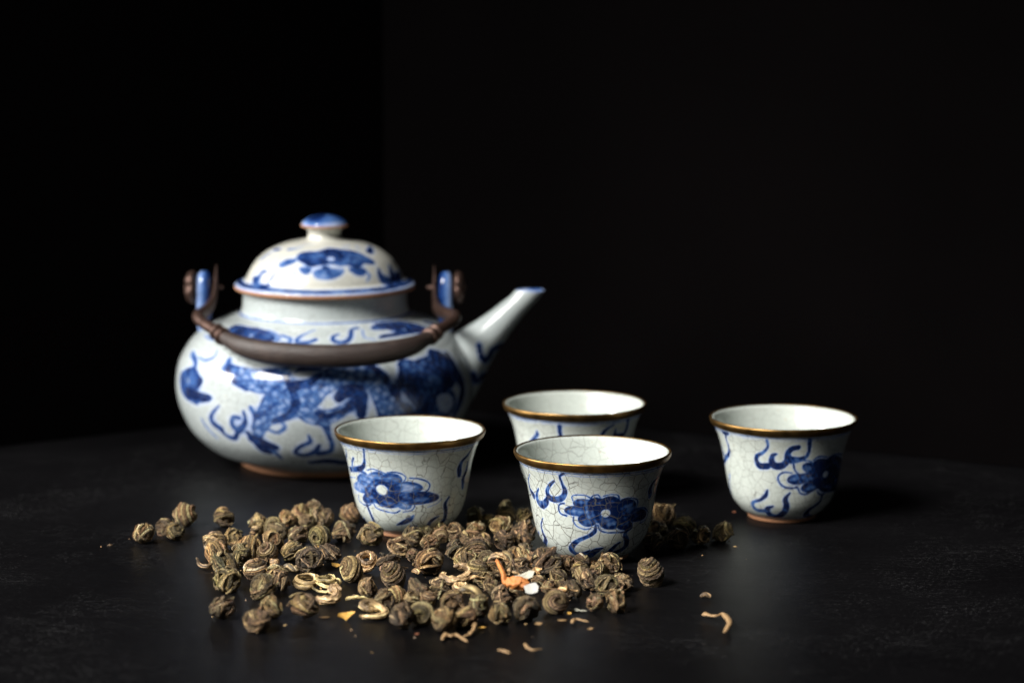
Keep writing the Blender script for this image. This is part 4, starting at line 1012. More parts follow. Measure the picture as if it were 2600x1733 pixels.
# ---------------------------------------------------------------- tea cups
cc, cs = profile(CUP_PROF)
def cup(key, label, items, seed):
    items = [(k, p, [w * (1.42 if w > 1.0 else 1.3) for w in ws] if k in ('line', 'dot') else ws, d) for k, p, ws, d in items]
    x, y = CUP_AT[key]
    root = empty('tea_cup', (x, y, 0), label, 'cup', 'blue and white tea cups')
    s_foot = float(np.interp(1.7, cc[:, 1], cs)); s_top = cs[-1]
    gl = Glaze(CUP_PROF, s_foot, s_top, 150, 560)
    gl.paint(items)
    sz = lambda z: float(np.interp(z, cc[:, 1], cs))
    gl.ring(sz(40.0), 0.55, 0.62, 0.05); gl.ring(sz(39.0), 0.4, 0.40, 0.08); gl.ring(sz(2.6), 0.8, 0.75, 0.06)
    gl.bleed(2, 0.45); gl.wash(seed)
    g = np.random.default_rng(seed); a = np.radians(gl.th)
    w = sum(g.normal() / k ** 1.3 * np.cos(k * a + g.uniform(0, 6.28)) for k in (2, 3, 4, 6))
    wob = 0.19 * w[None] * (gl.z[:, None] / 43.3)
    inner = [(30.9, 43.75), (30.3, 43.6), (29.6, 42.6), (28.4, 39.6), (26.6, 35.3), (25.3, 31), (24.3, 26), (23.5, 21.5), (22.6, 17.2), (21.5, 13.6), (20.2, 10.6), (18.2, 8.2), (15.4, 6.3), (11.0, 5.0), (6, 4.5), (2, 4.4), (0.02, 4.4)]
    inner = catmull(inner, 3)
    glazed('bowl', gl, inner, M_CUP[key], root, wob)
    # brass band crimped round the lip
    jit = 0.19 * w
    band = np.array([(30.15, 40.9), (30.55, 40.75), (31.15, 41.2), (31.75, 42.3), (32.02, 43.3), (31.95, 43.9), (31.65, 44.15), (31.25, 44.1), (30.95, 43.8)])
    band = catmull(band, 4); seg = 200; aa = np.arange(seg) / seg * 2 * math.pi
    jj = np.interp(np.degrees(aa), gl.th, jit) + 0.05 * np.cos(aa * 11 + seed) * 0.4
    r = band[:, :1] + jj[None]; z = band[:, 1:] + 0.06 * np.cos(aa * 5 + seed)[None] + 0.05 * np.cos(aa * 9 + 2 * seed)[None] * (band[:, 1:] < 42)
    V = np.stack([r * np.cos(aa), r * np.sin(aa), z], -1).reshape(-1, 3) * MM
    o = link('rim_band', fast_mesh('rim_band', V, grid_quads(len(band), seg)), M_BRASS, root); o['label'] = 'aged brass band round the lip'
    foot = [(12.2, 2.2), (12.3, 0.5), (12.7, 0.02), (14.0, 0.02), (14.7, 0.3), (14.95, 1.0), (14.9, 1.75), (14.6, 2.0)]
    o = lathe('foot_ring', catmull(foot, 3), 120, M_CLAY, root); o['label'] = 'unglazed reddish clay foot'
    return root
cup('front', 'frontmost tea cup with dark blue flower, standing right behind the heaped tea pearls', PAINT_FRONT, 3)
cup('left', 'tea cup with pale washed blue flower, standing in front of the teapot', PAINT_LEFT, 5)
cup('right', 'tea cup standing alone at the far right, blue flower on its shaded side', PAINT_RIGHT, 7)
cup('back', 'rear tea cup half hidden behind the frontmost cup', PAINT_BACK, 9)

# ---------------------------------------------------------------- teapot
pot = empty('teapot', (POT_AT[0], POT_AT[1], 0), 'round blue and white teapot with lid and dark bail handle folded forward', 'teapot')
pc, ps = profile(POT_PROF); psz = lambda z: float(np.interp(z, pc[:, 1], ps))
gl = Glaze(POT_PROF, psz(2.7), ps[-1], 330, 900)
gl.paint([(k, p, [w * (1.35 if k == 'line' else 1.14 if k == 'scale' else 1.0) for w in ws], d) for k, p, ws, d in PAINT_POT])
gl.ring(psz(73.0), 0.9, 0.7, 0.1); gl.ring(psz(3.6), 1.6, 0.75, 0.2)
gl.bleed(4, 0.55); gl.wash(21, 0.20)
a_ = np.radians(gl.th)[None]
wob = 0.25 * np.cos(2 * a_ + 0.6) * np.sin(gl.z[:, None] / 84 * math.pi) + 0.12 * np.cos(3 * a_ + 2) * np.sin(gl.z[:, None] / 84 * math.pi)
inner = catmull([(38.8, 85.0), (37.2, 85.0), (36.2, 84.2), (36.0, 78), (37.5, 71.5), (50, 66), (60, 58), (66, 46), (67, 38), (64, 26), (56, 14), (42, 8), (20, 6), (0.05, 6)], 3)
glazed('body', gl, inner, M_POT, pot, wob)
o = lathe('foot_ring', catmull([(36.5, 3), (36.6, 0.6), (37.2, 0.02), (39.8, 0.02), (40.7, 0.4), (41.0, 1.4), (41.0, 2.6), (40.6, 3.1)], 3), 160, M_CLAY, pot); o['label'] = 'unglazed orange clay foot'

# lid
lc, ls = profile(LID_PROF)
gl = Glaze(LID_PROF, 0.0, ls[-1], 130, 640)
lsz = lambda z: float(np.interp(z, lc[:, 1], ls))
gl.paint([(k, p, [w * 1.2 for w in ws] if k == 'line' else ws, d) for k, p, ws, d in PAINT_LID])
gl.ring(lsz(86.5), 1.0, 0.30, 0.03); gl.ring((lsz(87.0) + lsz(88.4)) / 2, 2.9, 0.92, 0.12)
gl.bleed(4, 0.55); gl.wash(31, 0.2)
inner = catmull([(8.8, 107.9), (8, 108.2), (0.05, 108.4)], 2)
lid = glazed('lid', gl, inner, porcelain('lid_glaze', 3.8, 0.25, 0.4, (0.50, 0.49, 0.44)), pot)
o = lathe('lid_edge', catmull([(42.5, 86.1), (43.05, 85.8), (42.95, 84.8), (42.0, 84.1), (40.2, 84.4), (39.4, 85.2), (38.4, 85.3), (35.6, 85.2), (35.3, 80), (34.4, 80), (34.2, 86)], 3), 200, M_CLAY, lid); o['label'] = 'bare brown edge under the lid'
kn = catmull([(9.3, 107.5), (8.3, 108.6), (7.8, 110.0), (8.0, 111.4), (8.9, 112.8), (10.4, 113.9)], 4)
kt = catmull([(10.9, 114.4), (10.7, 115.2), (9.6, 116.6), (7.2, 118.1), (4.0, 119.0), (0.02, 119.3)], 6)
allk = np.vstack([kn, [(10.85, 114.05)], kt])
seg = 120; aa = np.arange(seg) / seg * 2 * math.pi
V = np.stack([allk[:, :1] * np.cos(aa), allk[:, :1] * np.sin(aa), allk[:, 1:] + 0 * aa[None]], -1)
D = np.zeros(V.shape[:2]); top = allk[:, 1] > 114.3
D[top] = 0.62 + 0.12 * np.cos(aa * 3)[None]
dd = np.hypot(V[..., 0] + 3.2, V[..., 1] + 3.6); D = np.where(top[:, None], np.clip(D + 0.45 * smooth01((5.0 - dd) / 3.5) - 0.32 * smooth01((allk[:, :1] - 8.8) / 2.0), 0, 1), D)
me = fast_mesh('knob', V.reshape(-1, 3) * MM, grid_quads(len(allk), seg)); fattr(me, 'cobalt', D)
knob = link('knob', me, lid.data.materials[0], lid)
o = lathe('knob_edge', catmull([(10.2, 113.55), (11.0, 113.75), (11.3, 114.15), (11.15, 114.6), (10.7, 114.75)], 3), 120, M_CLAY, lid); o['label'] = 'bare brown edge of the knob'

# spout
def ring(center, axis, ra, rb, seg=64):
    ax = Vector(axis).normalized(); yv = Vector((0, 1, 0)); nv = ax.cross(yv).normalized()
    a = np.arange(seg) / seg * 2 * math.pi
    return np.array(center)[None] + np.cos(a)[:, None] * ra * np.array(nv)[None] + np.sin(a)[:, None] * rb * np.array(yv)[None]
SP = [((55, 38), (1, .25), 19, 16), ((60.5, 42.5), (1, .45), 18, 15.5), ((65.5, 48.2), (1, .7), 14.6, 13.4), ((70.5, 54.5), (1, .85), 11.6, 11.4), ((76, 60.3), (1, .92), 9.2, 9.2), ((82.2, 66.4), (1, .92), 7.5, 7.6), ((88, 72.3), (1, .85), 6.3, 6.3), ((92.8, 77.3), (1, 1.1), 5.4, 5.1), ((95.9, 80.8), (1, 2.4), 5.7, 4.6), ((98.0, 83.2), (0.0, 1), 7.0, 4.4)]
cen = catmull([c for c, *_ in SP], 6); axs = catmull([np.array(a) / np.hypot(*a) for _, a, *_ in SP], 6); rad = catmull([(a, b) for *_, a, b in SP], 6)
rows = [ring((c[0], 0, c[1]), (a[0], 0, a[1]), r[0], r[1]) for c, a, r in zip(cen, axs, rad)]
tipc, tipa, tipr = cen[-1], axs[-1], rad[-1]
rows += [ring((tipc[0], 0, tipc[1] + dz), (tipa[0], 0, tipa[1]), tipr[0] - k, tipr[1] - k) for dz, k in ((0.35, 0.3), (0.45, 0.8), (0.3, 1.3), (-0.6, 1.7))]
rows += [ring((c[0], 0, c[1]), (a[0], 0, a[1]), r[0] - 2.0, r[1] - 2.0) for c, a, r in list(zip(cen, axs, rad))[-4:-30:-4]]
V = np.array(rows); D = np.zeros(V.shape[:2])
def spline2(pts): return catmull(np.array(pts, float), 16)
for pts, w in (([(73.6, 58.5), (74.6, 53.0), (76.6, 50.4), (78.6, 52.6), (80.2, 55.6), (84.5, 57.5)], 1.3), ([(70.6, 44.5), (72.6, 40.5), (75.4, 43.0)], 1.3)):
    Pq = spline2(pts)
    d = np.min(np.hypot(V[..., 0][..., None] - Pq[:, 0], V[..., 2][..., None] - Pq[:, 1]), -1)
    D = np.maximum(D, 0.92 * smooth01((w - d) / 0.7 + 0.5))
nb = len(cen)
D[nb - 3:nb + 5] = np.maximum(D[nb - 3:nb + 5], np.linspace(0, 0.85, 8)[:, None] * (0.75 + 0.25 * np.cos(np.arange(64) / 64 * 2 * math.pi * 3))[None])
me = fast_mesh('spout', V.reshape(-1, 3) * MM, grid_quads(len(V), 64)); fattr(me, 'cobalt', D)
link('spout', me, M_POT, pot)

# lugs, pins, rosettes and the folded bail handle
def lug(side):
    xs = 57.6 * side; n = 40; t = np.arange(n) / n * 2 * math.pi
    hw = 7.0; yy = hw * np.sign(np.cos(t)) * np.abs(np.cos(t)) ** 0.8; zz = 77.5 + np.where(np.sin(t) > 0, 14.8, 18.0) * np.sign(np.sin(t)) * np.abs(np.sin(t)) ** 0.8
    prof = [(-3.3, 0.05), (-3.3, 0.72), (-2.8, 0.90), (-1.6, 0.99), (0, 1.0), (1.6, 0.99), (2.8, 0.90), (3.3, 0.72), (3.3, 0.05)]
    V = np.array([np.stack([np.full(n, xs + dx), yy * k, 77.5 + (zz - 77.5) * (k if k > .5 else k)], -1) for dx, k in prof])
    D = np.zeros(V.shape[:2]); out = np.array([p[0] for p in prof]) * side
    D[:] = np.where(out > 1.0, 0.34, np.where(out > -1.0, 0.46, 0.78))[:, None]
    me = fast_mesh('lug', V.reshape(-1, 3) * MM, grid_quads(len(prof), n, flip=side < 0)); fattr(me, 'cobalt', D)
    link('lug', me, M_POT, pot)
hp = np.array(HANDLE)
gp = np.vstack([hp[3:10]]); 
V, Q, _ = sweep(gp, [3.1, 3.8, 4.1, 4.2, 4.2, 4.15, 4.0, 3.6, 3.0], [1.05, 1.22, 1.28, 1.28, 1.28, 1.22, 1.05], 28, nsub=16)
handle = link('handle', poly_mesh('handle', V * MM, Q), M_GRIP, pot); handle['label'] = 'dark brown bail handle folded forward'
for side, pts in ((-1, hp[:4]), (1, hp[:8:-1][:4])):
    lug(side)
    s = side
    end = pts[0]
    path = [(52.0 * s, 3.2, 95.0), (52.2 * s, 1.2, 90.0), (52.2 * s, -1.5, 84.0), (52.8 * s, -7.0, 78.6), (55.0 * s, -16, 75.6)] + [tuple(p) for p in pts]
    V, Q, _ = sweep(path, [0.6, 2.4, 3.6, 3.5, 3.2, 2.8, 2.6, 2.7, 3.0], [0.3, 0.28, 0.28, 0.42, 0.8, 1, 1, 1, 1], 18, nsub=10, up=(1, 0, 0))
    link('bail_end', poly_mesh('bail_end', V * MM, Q), M_COPPER, handle)
    # ring ferrules where the rod meets the grip
    d = (pts[3] - pts[2]) / np.linalg.norm(pts[3] - pts[2])
    for k, rr in ((0.0, 3.9), (0.55, 4.2)):
        c = pts[2] + (pts[3] - pts[2]) * (0.25 + k)
        V, Q, _ = sweep([c - d * 1.7, c - d * 0.9, c + d * 0.9, c + d * 1.7], [rr * .75, rr, rr, rr * .75], 1.0, 24, nsub=4)
        link('ferrule', poly_mesh('ferrule', V * MM, Q), M_COPPER, handle)
    V, Q, _ = sweep([(66.8 * s, 0, 84.5), (60 * s, 0, 84.5), (48.8 * s, 0, 84.5)], [1.2, 1.2, 0.9], 1.0, 14, nsub=3)
    link('pin', poly_mesh('pin', V * MM, Q), M_COPPER, handle)
    # flower shaped copper washer on the outer end of the pin
    n = 60; t = np.arange(n) / n * 2 * math.pi; lob = 0.80 + 0.20 * np.abs(np.cos(t * 2.5 + 0.5)) ** 0.6
    prof = [(61.2, 0.1), (61.4, 0.7), (62.4, 0.98), (63.8, 1.0), (65.2, 0.86), (66.2, 0.60), (65.6, 0.36), (66.6, 0.22), (67.0, 0.02)]
    V = np.array([np.stack([np.full(n, x * s) + (0.9 * s * (np.abs(np.cos(t * 2.5 + 0.5)) - .5) if 0.3 < k < 0.9 else 0), 8.2 * k * lob * np.cos(t), 84.5 + 8.2 * k * lob * np.sin(t)], -1) for x, k in prof])
    link('rosette', fast_mesh('rosette', V.reshape(-1, 3) * MM, grid_quads(len(prof), n, flip=s < 0)), M_COPPER, handle)

# ---------------------------------------------------------------- tea pearls: tightly rolled leaves
PAL = {  # darkest leaf, brown leaf, light rib, pale tip
    'n': ((0.067, 0.046, 0.028), (0.280, 0.193, 0.108), (0.627, 0.448, 0.252), (0.930, 0.818, 0.515)),
    'd': ((0.034, 0.026, 0.019), (0.140, 0.103, 0.068), (0.370, 0.267, 0.168), (0.784, 0.582, 0.358)),
    'g': ((0.099, 0.063, 0.034), (0.392, 0.260, 0.130), (0.762, 0.538, 0.289), (0.930, 0.806, 0.504)),
    'o': ((0.060, 0.048, 0.026), (0.246, 0.188, 0.094), (0.560, 0.426, 0.222), (0.930, 0.806, 0.493)),
    's': ((0.045, 0.032, 0.021), (0.213, 0.150, 0.087), (0.650, 0.470, 0.267), (0.930, 0.829, 0.538))}
def ico(sub):
    import bmesh
    bm = bmesh.new(); bmesh.ops.create_icosphere(bm, subdivisions=sub, radius=1.0)
    v = np.array([p.co for p in bm.verts]); f = np.array([[q.index for q in t.verts] for t in bm.faces]); bm.free()
    return v / np.linalg.norm(v, axis=1)[:, None], f
ICO_V, ICO_F = ico(4)
def strand(P, half, thick, seg, g, pal, pale):
    """a leaf strip lying on the ball: wide along the surface, thin outwards, ribbed lengthwise"""
    n = len(P); T = np.gradient(P, axis=0); T /= np.linalg.norm(T, axis=1)[:, None]
    Nn = P / np.linalg.norm(P, axis=1)[:, None]; Nn = Nn - T * (Nn * T).sum(1)[:, None]; Nn /= np.linalg.norm(Nn, axis=1)[:, None]
    B = np.cross(T, Nn); a = np.arange(seg) / seg * 2 * math.pi
    t = np.linspace(0, 1, n)
    taper = np.clip(np.minimum(t / 0.14, (1 - t) / 0.18), 0, 1) ** 0.6 * 0.85 + 0.15
    nr = g.integers(6, 10); ph = g.uniform(0, 6.28)
    rib = np.cos(nr * a + ph); rr = 1 + 0.13 * rib
    wid = half * taper * (1 + 0.18 * np.sin(t * g.uniform(6, 12) + ph)); th = thick * (0.5 + 0.5 * taper)
    roll = (0.5 * np.sin(t * 5 + ph))[:, None]
    ca, sa = np.cos(a[None] + roll), np.sin(a[None] + roll)
    V = P[:, None] + Nn[:, None] * (th[:, None] * rr[None] * sa)[..., None] + B[:, None] * (wid[:, None] * rr[None] * ca)[..., None]
    # lengthwise stripes of dark leaf, brown and pale tip
    lev = g.beta(0.7, 0.7, 15); lev[g.integers(0, 15, 4)] = 1.5 if pale else 1.1; lev[g.integers(0, 15, 3)] = 0.0
    s = np.interp(a, np.linspace(0, 2 * math.pi, 16), np.r_[lev, lev[0]])
    L = s[None] * (0.78 + 0.3 * np.sin(t * g.uniform(3, 9) + ph))[:, None] + 0.16 * rib[None]
    L = np.clip(L, 0, 1.5)[..., None]
    col = np.where(L < 0.5, pal[0] + (pal[1] - pal[0]) * L * 2, np.where(L < 1, pal[1] + (pal[2] - pal[1]) * (L * 2 - 1), pal[2] + (pal[3] - pal[2]) * (L * 2 - 2)))
    col = col * g.uniform(0.75, 1.3) * (1 + g.normal(size=3) * np.array((.07, .03, .08)))
    Q = grid_quads(n, seg)
    V = V.reshape(-1, 3); col = col.reshape(-1, 3)
    k = len(V); V = np.vstack([V, P[0] - T[0] * .03, P[-1] + T[-1] * .05]); col = np.vstack([col, col[:1], col[-1:]])
    jj = np.arange(seg); j2 = (jj + 1) % seg; bb = (n - 1) * seg
    F = np.vstack([Q[:, [0, 1, 2]], Q[:, [0, 2, 3]], np.stack([j2, jj, np.full(seg, k)], -1), np.stack([bb + jj, bb + j2, np.full(seg, k + 1)], -1)])
    return V, F, col
def pearl_mesh(kind, seed):
    g = np.random.default_rng(seed); pal = np.array(PAL[kind]); parts = []
    p = ICO_V; core = p * (0.80 + 0.05 * sine_noise(p, seed + 3, 3.0, 6) + 0.02 * sine_noise(p, seed + 4, 9.0, 6))[:, None]
    n1 = np.clip(0.5 + 0.35 * sine_noise(p, seed + 8, 6.0, 8), 0, 1)[:, None]
    parts.append((core, ICO_F, pal[0] * (1 - n1) + pal[1] * n1))
    def on_ball(th, ph, r): return np.stack([r * np.sin(th) * np.cos(ph), r * np.sin(th) * np.sin(ph), r * np.cos(th)], -1)
    coil = g.random() < (0.7 if kind == 's' else 0.18)
    if coil:     # wound like a snail shell from one pole to the other
        turns = g.uniform(1.8, 2.6); K = g.integers(3, 5); n = 46
        for k in range(K):
            t = np.linspace(0.04, 0.97, n); th = 0.12 + t * (math.pi - 0.28); ph = t * turns * 6.283 + k * 6.283 / K
            P = on_ball(th + 0.08 * np.sin(ph * 2 + seed), ph, 0.86 + 0.05 * np.sin(ph + k) + 0.05 * g.random())
            parts.append(strand(P, math.pi / turns / K * 0.50, g.uniform(.13, .19), 22, g, pal, g.random() < .7))
        extra = g.integers(0, 3)
    else:
        extra = g.integers(12, 18)
    main = g.normal(size=3); main /= np.linalg.norm(main)
    for k in range(extra):   # straps crossing over each other
        a = main + g.normal(size=3) * (0.35 if k % 3 else 1.2); a /= np.linalg.norm(a)
        e1 = np.cross(a, g.normal(size=3)); e1 /= np.linalg.norm(e1); e2 = np.cross(a, e1)
        c = g.uniform(-.72, .72); rad = math.sqrt(1 - c * c); span = g.uniform(2.2, 5.2); s0 = g.uniform(0, 6.28); n = 30
        v = s0 + np.linspace(0, span, n); drift = c + 0.16 * np.sin(v * 1.5 + s0)
        P = drift[:, None] * a + rad * (np.cos(v)[:, None] * e1 + np.sin(v)[:, None] * e2)
        lift = 0.84 + 0.02 * (k % 8)
        P = P / np.linalg.norm(P, axis=1)[:, None] * lift
        if g.random() < 0.5:                       # a loose end standing off the ball
            P *= (1 + 0.30 * np.clip((np.linspace(0, 1, n) - .82) / .18, 0, 1))[:, None]
        parts.append(strand(P, g.uniform(.11, .31), g.uniform(.09, .17), 18, g, pal, g.random() < .65))
    V = np.vstack([q[0] for q in parts]); C = np.vstack([q[2] for q in parts]); off = 0; F = []
    for q in parts: F.append(q[1] + off); off += len(q[0])
    V = V + 0.020 * np.stack([sine_noise(V, seed + 40 + k, 6.0, 8) for k in range(3)], -1) + 0.006 * np.stack([sine_noise(V, seed + 50 + k, 17.0, 9) for k in range(3)], -1)
    V = V * g.uniform(0.82, 1.16, 3)[None]
    if g.random() < 0.35:
        t = g.normal(size=3); t /= np.linalg.norm(t); V += t[None] * (0.22 * np.clip(V @ t, 0, 2) ** 4)[:, None]
    C = C * (0.9 + 0.2 * np.clip(sine_noise(V, seed + 70, 12.0, 8), -1, 1))[:, None]
    me = fast_mesh('tea_pearl', V, np.vstack(F)); cattr(me, 'leaf', np.clip(C, 0.004, 0.85)); me.materials.append(M_LEAF)
    return me
VAR = {'n': 14, 'd': 8, 'g': 7, 'o': 8, 's': 8}
POOL = {k: [pearl_mesh(k, ord(k) * 31 + i) for i in range(n)] for k, n in VAR.items()}
cnt = {k: 0 for k in VAR}
rnd = random.Random(4)
for i, (x, y, z, r, kind) in enumerate(PEARLS):
    me = POOL[kind][cnt[kind] % VAR[kind]]; cnt[kind] += 1
    o = link('tea_pearl', me)
    o.location = (x, y, z)
    if kind == 's':
        o.rotation_euler = (rnd.uniform(-.5, .5), rnd.uniform(-.6, .6), rnd.uniform(0, 6.28))
    else:
        o.rotation_euler = (rnd.uniform(0, 6.28), rnd.uniform(0, 6.28), rnd.uniform(0, 6.28))
    k = r * 0.99 * rnd.uniform(0.93, 1.06); o.scale = (k, k, k)
    tag(o, PEARL_LABELS[i], 'tea pearl', 'rolled tea pearls scattered on the table')

# ---------------------------------------------------------------- loose curls, stems and flower pieces
def leaf_piece(name, at, path, radii, flat, kind, label, cat, ridges=9, ridge=0.11, twist=2.0, mat=None, seg=36, yaw=0.0, group=None, up=(0, 0, 1)):
    V, Q, val = sweep(path, radii, flat, seg, ridges, ridge, 10, True, up, twist)
    V = V + 0.09 * np.mean(radii) * np.stack([sine_noise(V, 61 + k, 1.6, 6) for k in range(3)], -1) + 0.05 * np.mean(radii) * np.stack([sine_noise(V, 81 + k, 4.5, 6) for k in range(3)], -1)
    V[:, 2] -= min(0.0, V[:, 2].min()) if V[:, 2].min() < 0 else 0.0
    me = poly_mesh(name, V * MM, Q)
    if mat is None:
        pal = np.array(PAL[kind]); g = np.random.default_rng(int(abs(at[0]) * 1e5) + seg)
        lev = g.beta(0.6, 0.7, 19); lev[g.integers(0, 19, 3)] = 1.3; ns = len(V) - 2
        ph = (np.arange(ns) % seg) / seg
        t = np.r_[np.interp(ph, np.linspace(0, 1, 20), np.r_[lev, lev[0]]), 0.5, 0.5] * (0.8 + 0.35 * sine_noise(V, 77, 0.7, 6))
        t = np.clip(t, 0, 1.5)[:, None]
        col = np.where(t < 0.5, pal[0] + (pal[1] - pal[0]) * t * 2, np.where(t < 1, pal[1] + (pal[2] - pal[1]) * (t * 2 - 1), pal[2] + (pal[3] - pal[2]) * (t * 2 - 2)))
        cattr(me, 'leaf', col)
    o = link(name, me, mat or M_CURL)
    o.location = (at[0], at[1], 0); o.rotation_euler = (0, 0, yaw)
    return tag(o, label, cat, group)

def helix(r0, r1, turns, h0, h1, n=16, squash=1.0, tilt=0.0, start=0.0, wob=0.0):
    t = np.linspace(0, 1, n); a = start + t * turns * 2 * math.pi; r = (r0 + (r1 - r0) * t) * (1 + wob * np.sin(a * 1.7 + 1) + wob * 0.7 * np.sin(a * 2.9))
    P = np.stack([r * np.cos(a), r * np.sin(a) * squash, h0 + (h1 - h0) * t], -1)
    c, s = math.cos(tilt), math.sin(tilt)
    return np.stack([P[:, 0], P[:, 1] * c, P[:, 2] + P[:, 1] * s], -1)

G1 = 'loose curled leaves among the pearls'
L = LOOSE
leaf_piece('leaf_curl', L['ring_curl'][0], helix(5.6, 3.4, 2.4, 1.0, 3.6, 34, 0.8, 0.25, 0.4, 0.14), [0.25, 0.6, 0.8, 0.9, 0.8, 0.7, 0.3], 1.2, 'n', 'open tan leaf ring lying flat in the left scatter of pearls', 'leaf curl', group=G1)
leaf_piece('leaf_curl', L['s_curl'][0], [(-4.6, 1.0, 1.6), (-4.0, -2.0, 1.6), (-1.0, -3.2, 1.7), (2.2, -2.0, 2.0), (2.6, 1.0, 3.6), (0.6, 2.0, 4.6), (2.2, 3.6, 5.4), (4.2, 2.0, 4.4)], [0.7, 1.4, 1.6, 1.6, 1.5, 1.2, 0.6], 1.0, 'n', 'pale curled leaf bent like the letter s, at the front of the left scatter', 'leaf curl', group=G1)
leaf_piece('leaf_curl', L['tangle'][0], helix(6.0, 2.0, 3.2, 0.9, 5.4, 44, 0.85, 0.2, 1.0, 0.22), [0.2, 0.5, 0.7, 0.6, 0.7, 0.6, 0.3], 1.0, 'o', 'tangled thin greenish leaf strands just behind the s shaped curl', 'leaf curl', group=G1)
leaf_piece('leaf_curl', L['open_curl'][0], helix(3.8, 2.4, 1.9, 1.4, 4.6, 28, 0.9, 0.75, 2.5, 0.10), [0.4, 0.9, 1.2, 1.2, 1.0, 0.4], 1.4, 'n', 'open hollow leaf curl leaning beside a pearl below the pale flowered cup', 'leaf curl', group=G1)
leaf_piece('leaf_curl', L['stem_curl'][0], [(-4.5, -2.0, 1.0), (-1.5, -3.5, 1.2), (3.0, -2.6, 1.2), (5.0, 0.5, 2.0), (2.0, 2.6, 3.6), (-1.5, 3.0, 5.0), (-3.5, 1.0, 4.2), (-1.0, -0.6, 3.4), (2.0, 0.2, 3.0)], [0.5, 1.0, 1.2, 1.3, 1.5, 1.5, 1.2, 0.6], 0.9, 'n', 'knotted tan leaf with loose strips at the front edge beside the yellow flake', 'leaf curl', group=G1)
pp = np.array(L['purple_curl']); c0 = pp.mean(0)
leaf_piece('leaf_curl', c0, [((x - c0[0]) * 1000, (y - c0[1]) * 1000, 1.0 + z) for (x, y), z in zip(pp, (1.6, 0.3, 0.2, 0.6))], [0.4, 0.9, 1.0, 0.5], 0.8, 'd', 'small purplish brown leaf sliver at the left edge of the scatter', 'leaf curl', group=G1)
leaf_piece('leaf_curl', L['tan_curl'][0], [(-5.0, 1.5, 3.6), (-5.4, -1.0, 2.2), (-2.4, -3.0, 1.6), (1.6, -2.4, 1.8), (4.4, 0.2, 2.8), (5.0, 2.6, 4.6), (2.0, 3.0, 6.0), (-1.0, 2.0, 6.0)], [0.9, 1.6, 1.8, 1.8, 1.8, 1.6, 1.3, 0.6], 0.9, 'n', 'pale tan folded leaf curl at the left end of the central pile', 'leaf curl', group=G1)
leaf_piece('leaf_curl', L['arc_leaf'][0], [(-5.0, -1.5, 4.5), (-3.4, 0.6, 7.2), (0, 1.4, 8.6), (3.6, 0.6, 7.4), (5.4, -1.0, 4.8)], [0.6, 1.6, 2.0, 1.6, 0.5], 0.7, 's', 'arched golden leaf strip resting on pearls left of the orange flower', 'leaf curl', group=G1)
leaf_piece('leaf_curl', L['small_ring'][0], helix(2.4, 2.1, 1.1, 1.6, 3.2, 14, 0.8, 0.5), [0.5, 0.9, 1.0, 0.8, 0.4], 1.1, 'n', 'small dark ring shaped leaf curl left of the arched golden strip', 'leaf curl', group=G1)
leaf_piece('leaf_curl', L['slender'][0], [(-4.0, 0, 7.4), (-1.5, 0.4, 9.0), (1.5, 0.4, 9.0), (4.0, 0, 7.4)], [0.5, 1.7, 1.7, 0.5], 0.8, 's', 'slender striped leaf roll on top of the central pile behind the orange stem', 'leaf curl', group=G1)
leaf_piece('leaf_curl', L['frag'][0], [(-3.0, 0, 1.4), (-1.0, 1.0, 2.2), (1.0, 0.2, 1.8), (3.0, -1.0, 1.0)], [0.8, 1.6, 1.4, 0.6], 0.8, 'd', 'dark broken leaf fragment in the middle of the left scatter', 'leaf curl', group=G1)
leaf_piece('leaf_curl', L['frag2'][0], [(-2.6, -1.0, 1.2), (-0.6, 0.6, 1.6), (2.2, 0.4, 1.2)], [0.7, 1.2, 0.6], 0.8, 'n', 'short brown leaf fragment right of the dark broken one', 'leaf curl', group=G1)

def strip(key, k, z, kind, label):
    g = np.random.default_rng(k); n = 7; a = g.uniform(0, 6.28); t = np.linspace(-1, 1, n)
    P = np.stack([np.cos(a) * t * 4.4 + g.normal(size=n) * 0.8, np.sin(a) * t * 3.2 + g.normal(size=n) * 0.9, z + 1.2 * np.cos(t * 1.6) + g.normal(size=n) * 0.35], -1)
    leaf_piece('leaf_strip', L[key][0], P, [0.3, 0.9, 1.2, 1.0, 1.1, 0.3], 0.5, kind, label, 'leaf strip', twist=g.uniform(-4, 4), group=G1)
strip('strip_a', 1, 1.6, 'o', 'twisted olive leaf strip between the s shaped curl and the front pearls')
strip('strip_b', 2, 1.4, 'n', 'brown leaf strip lying just below the largest striped pearl')
strip('strip_c', 3, 5.0, 'g', 'golden leaf strip on the pile left of the orange flower stem')
strip('strip_d', 4, 6.5, 'n', 'brown leaf strip tucked behind the orange flower')
strip('strip_e', 5, 6.0, 'g', 'pale pointed leaf tip between the orange flower and the big dark pearl')
strip('strip_f', 6, 4.5, 'g', 'golden leaf strip right of the white petal')
strip('strip_g', 7, 1.8, 'd', 'dark leaf strip in the gap right below the largest striped pearl')
strip('strip_h', 8, 2.4, 'n', 'brown leaf strip in the middle of the left scatter behind the ring')

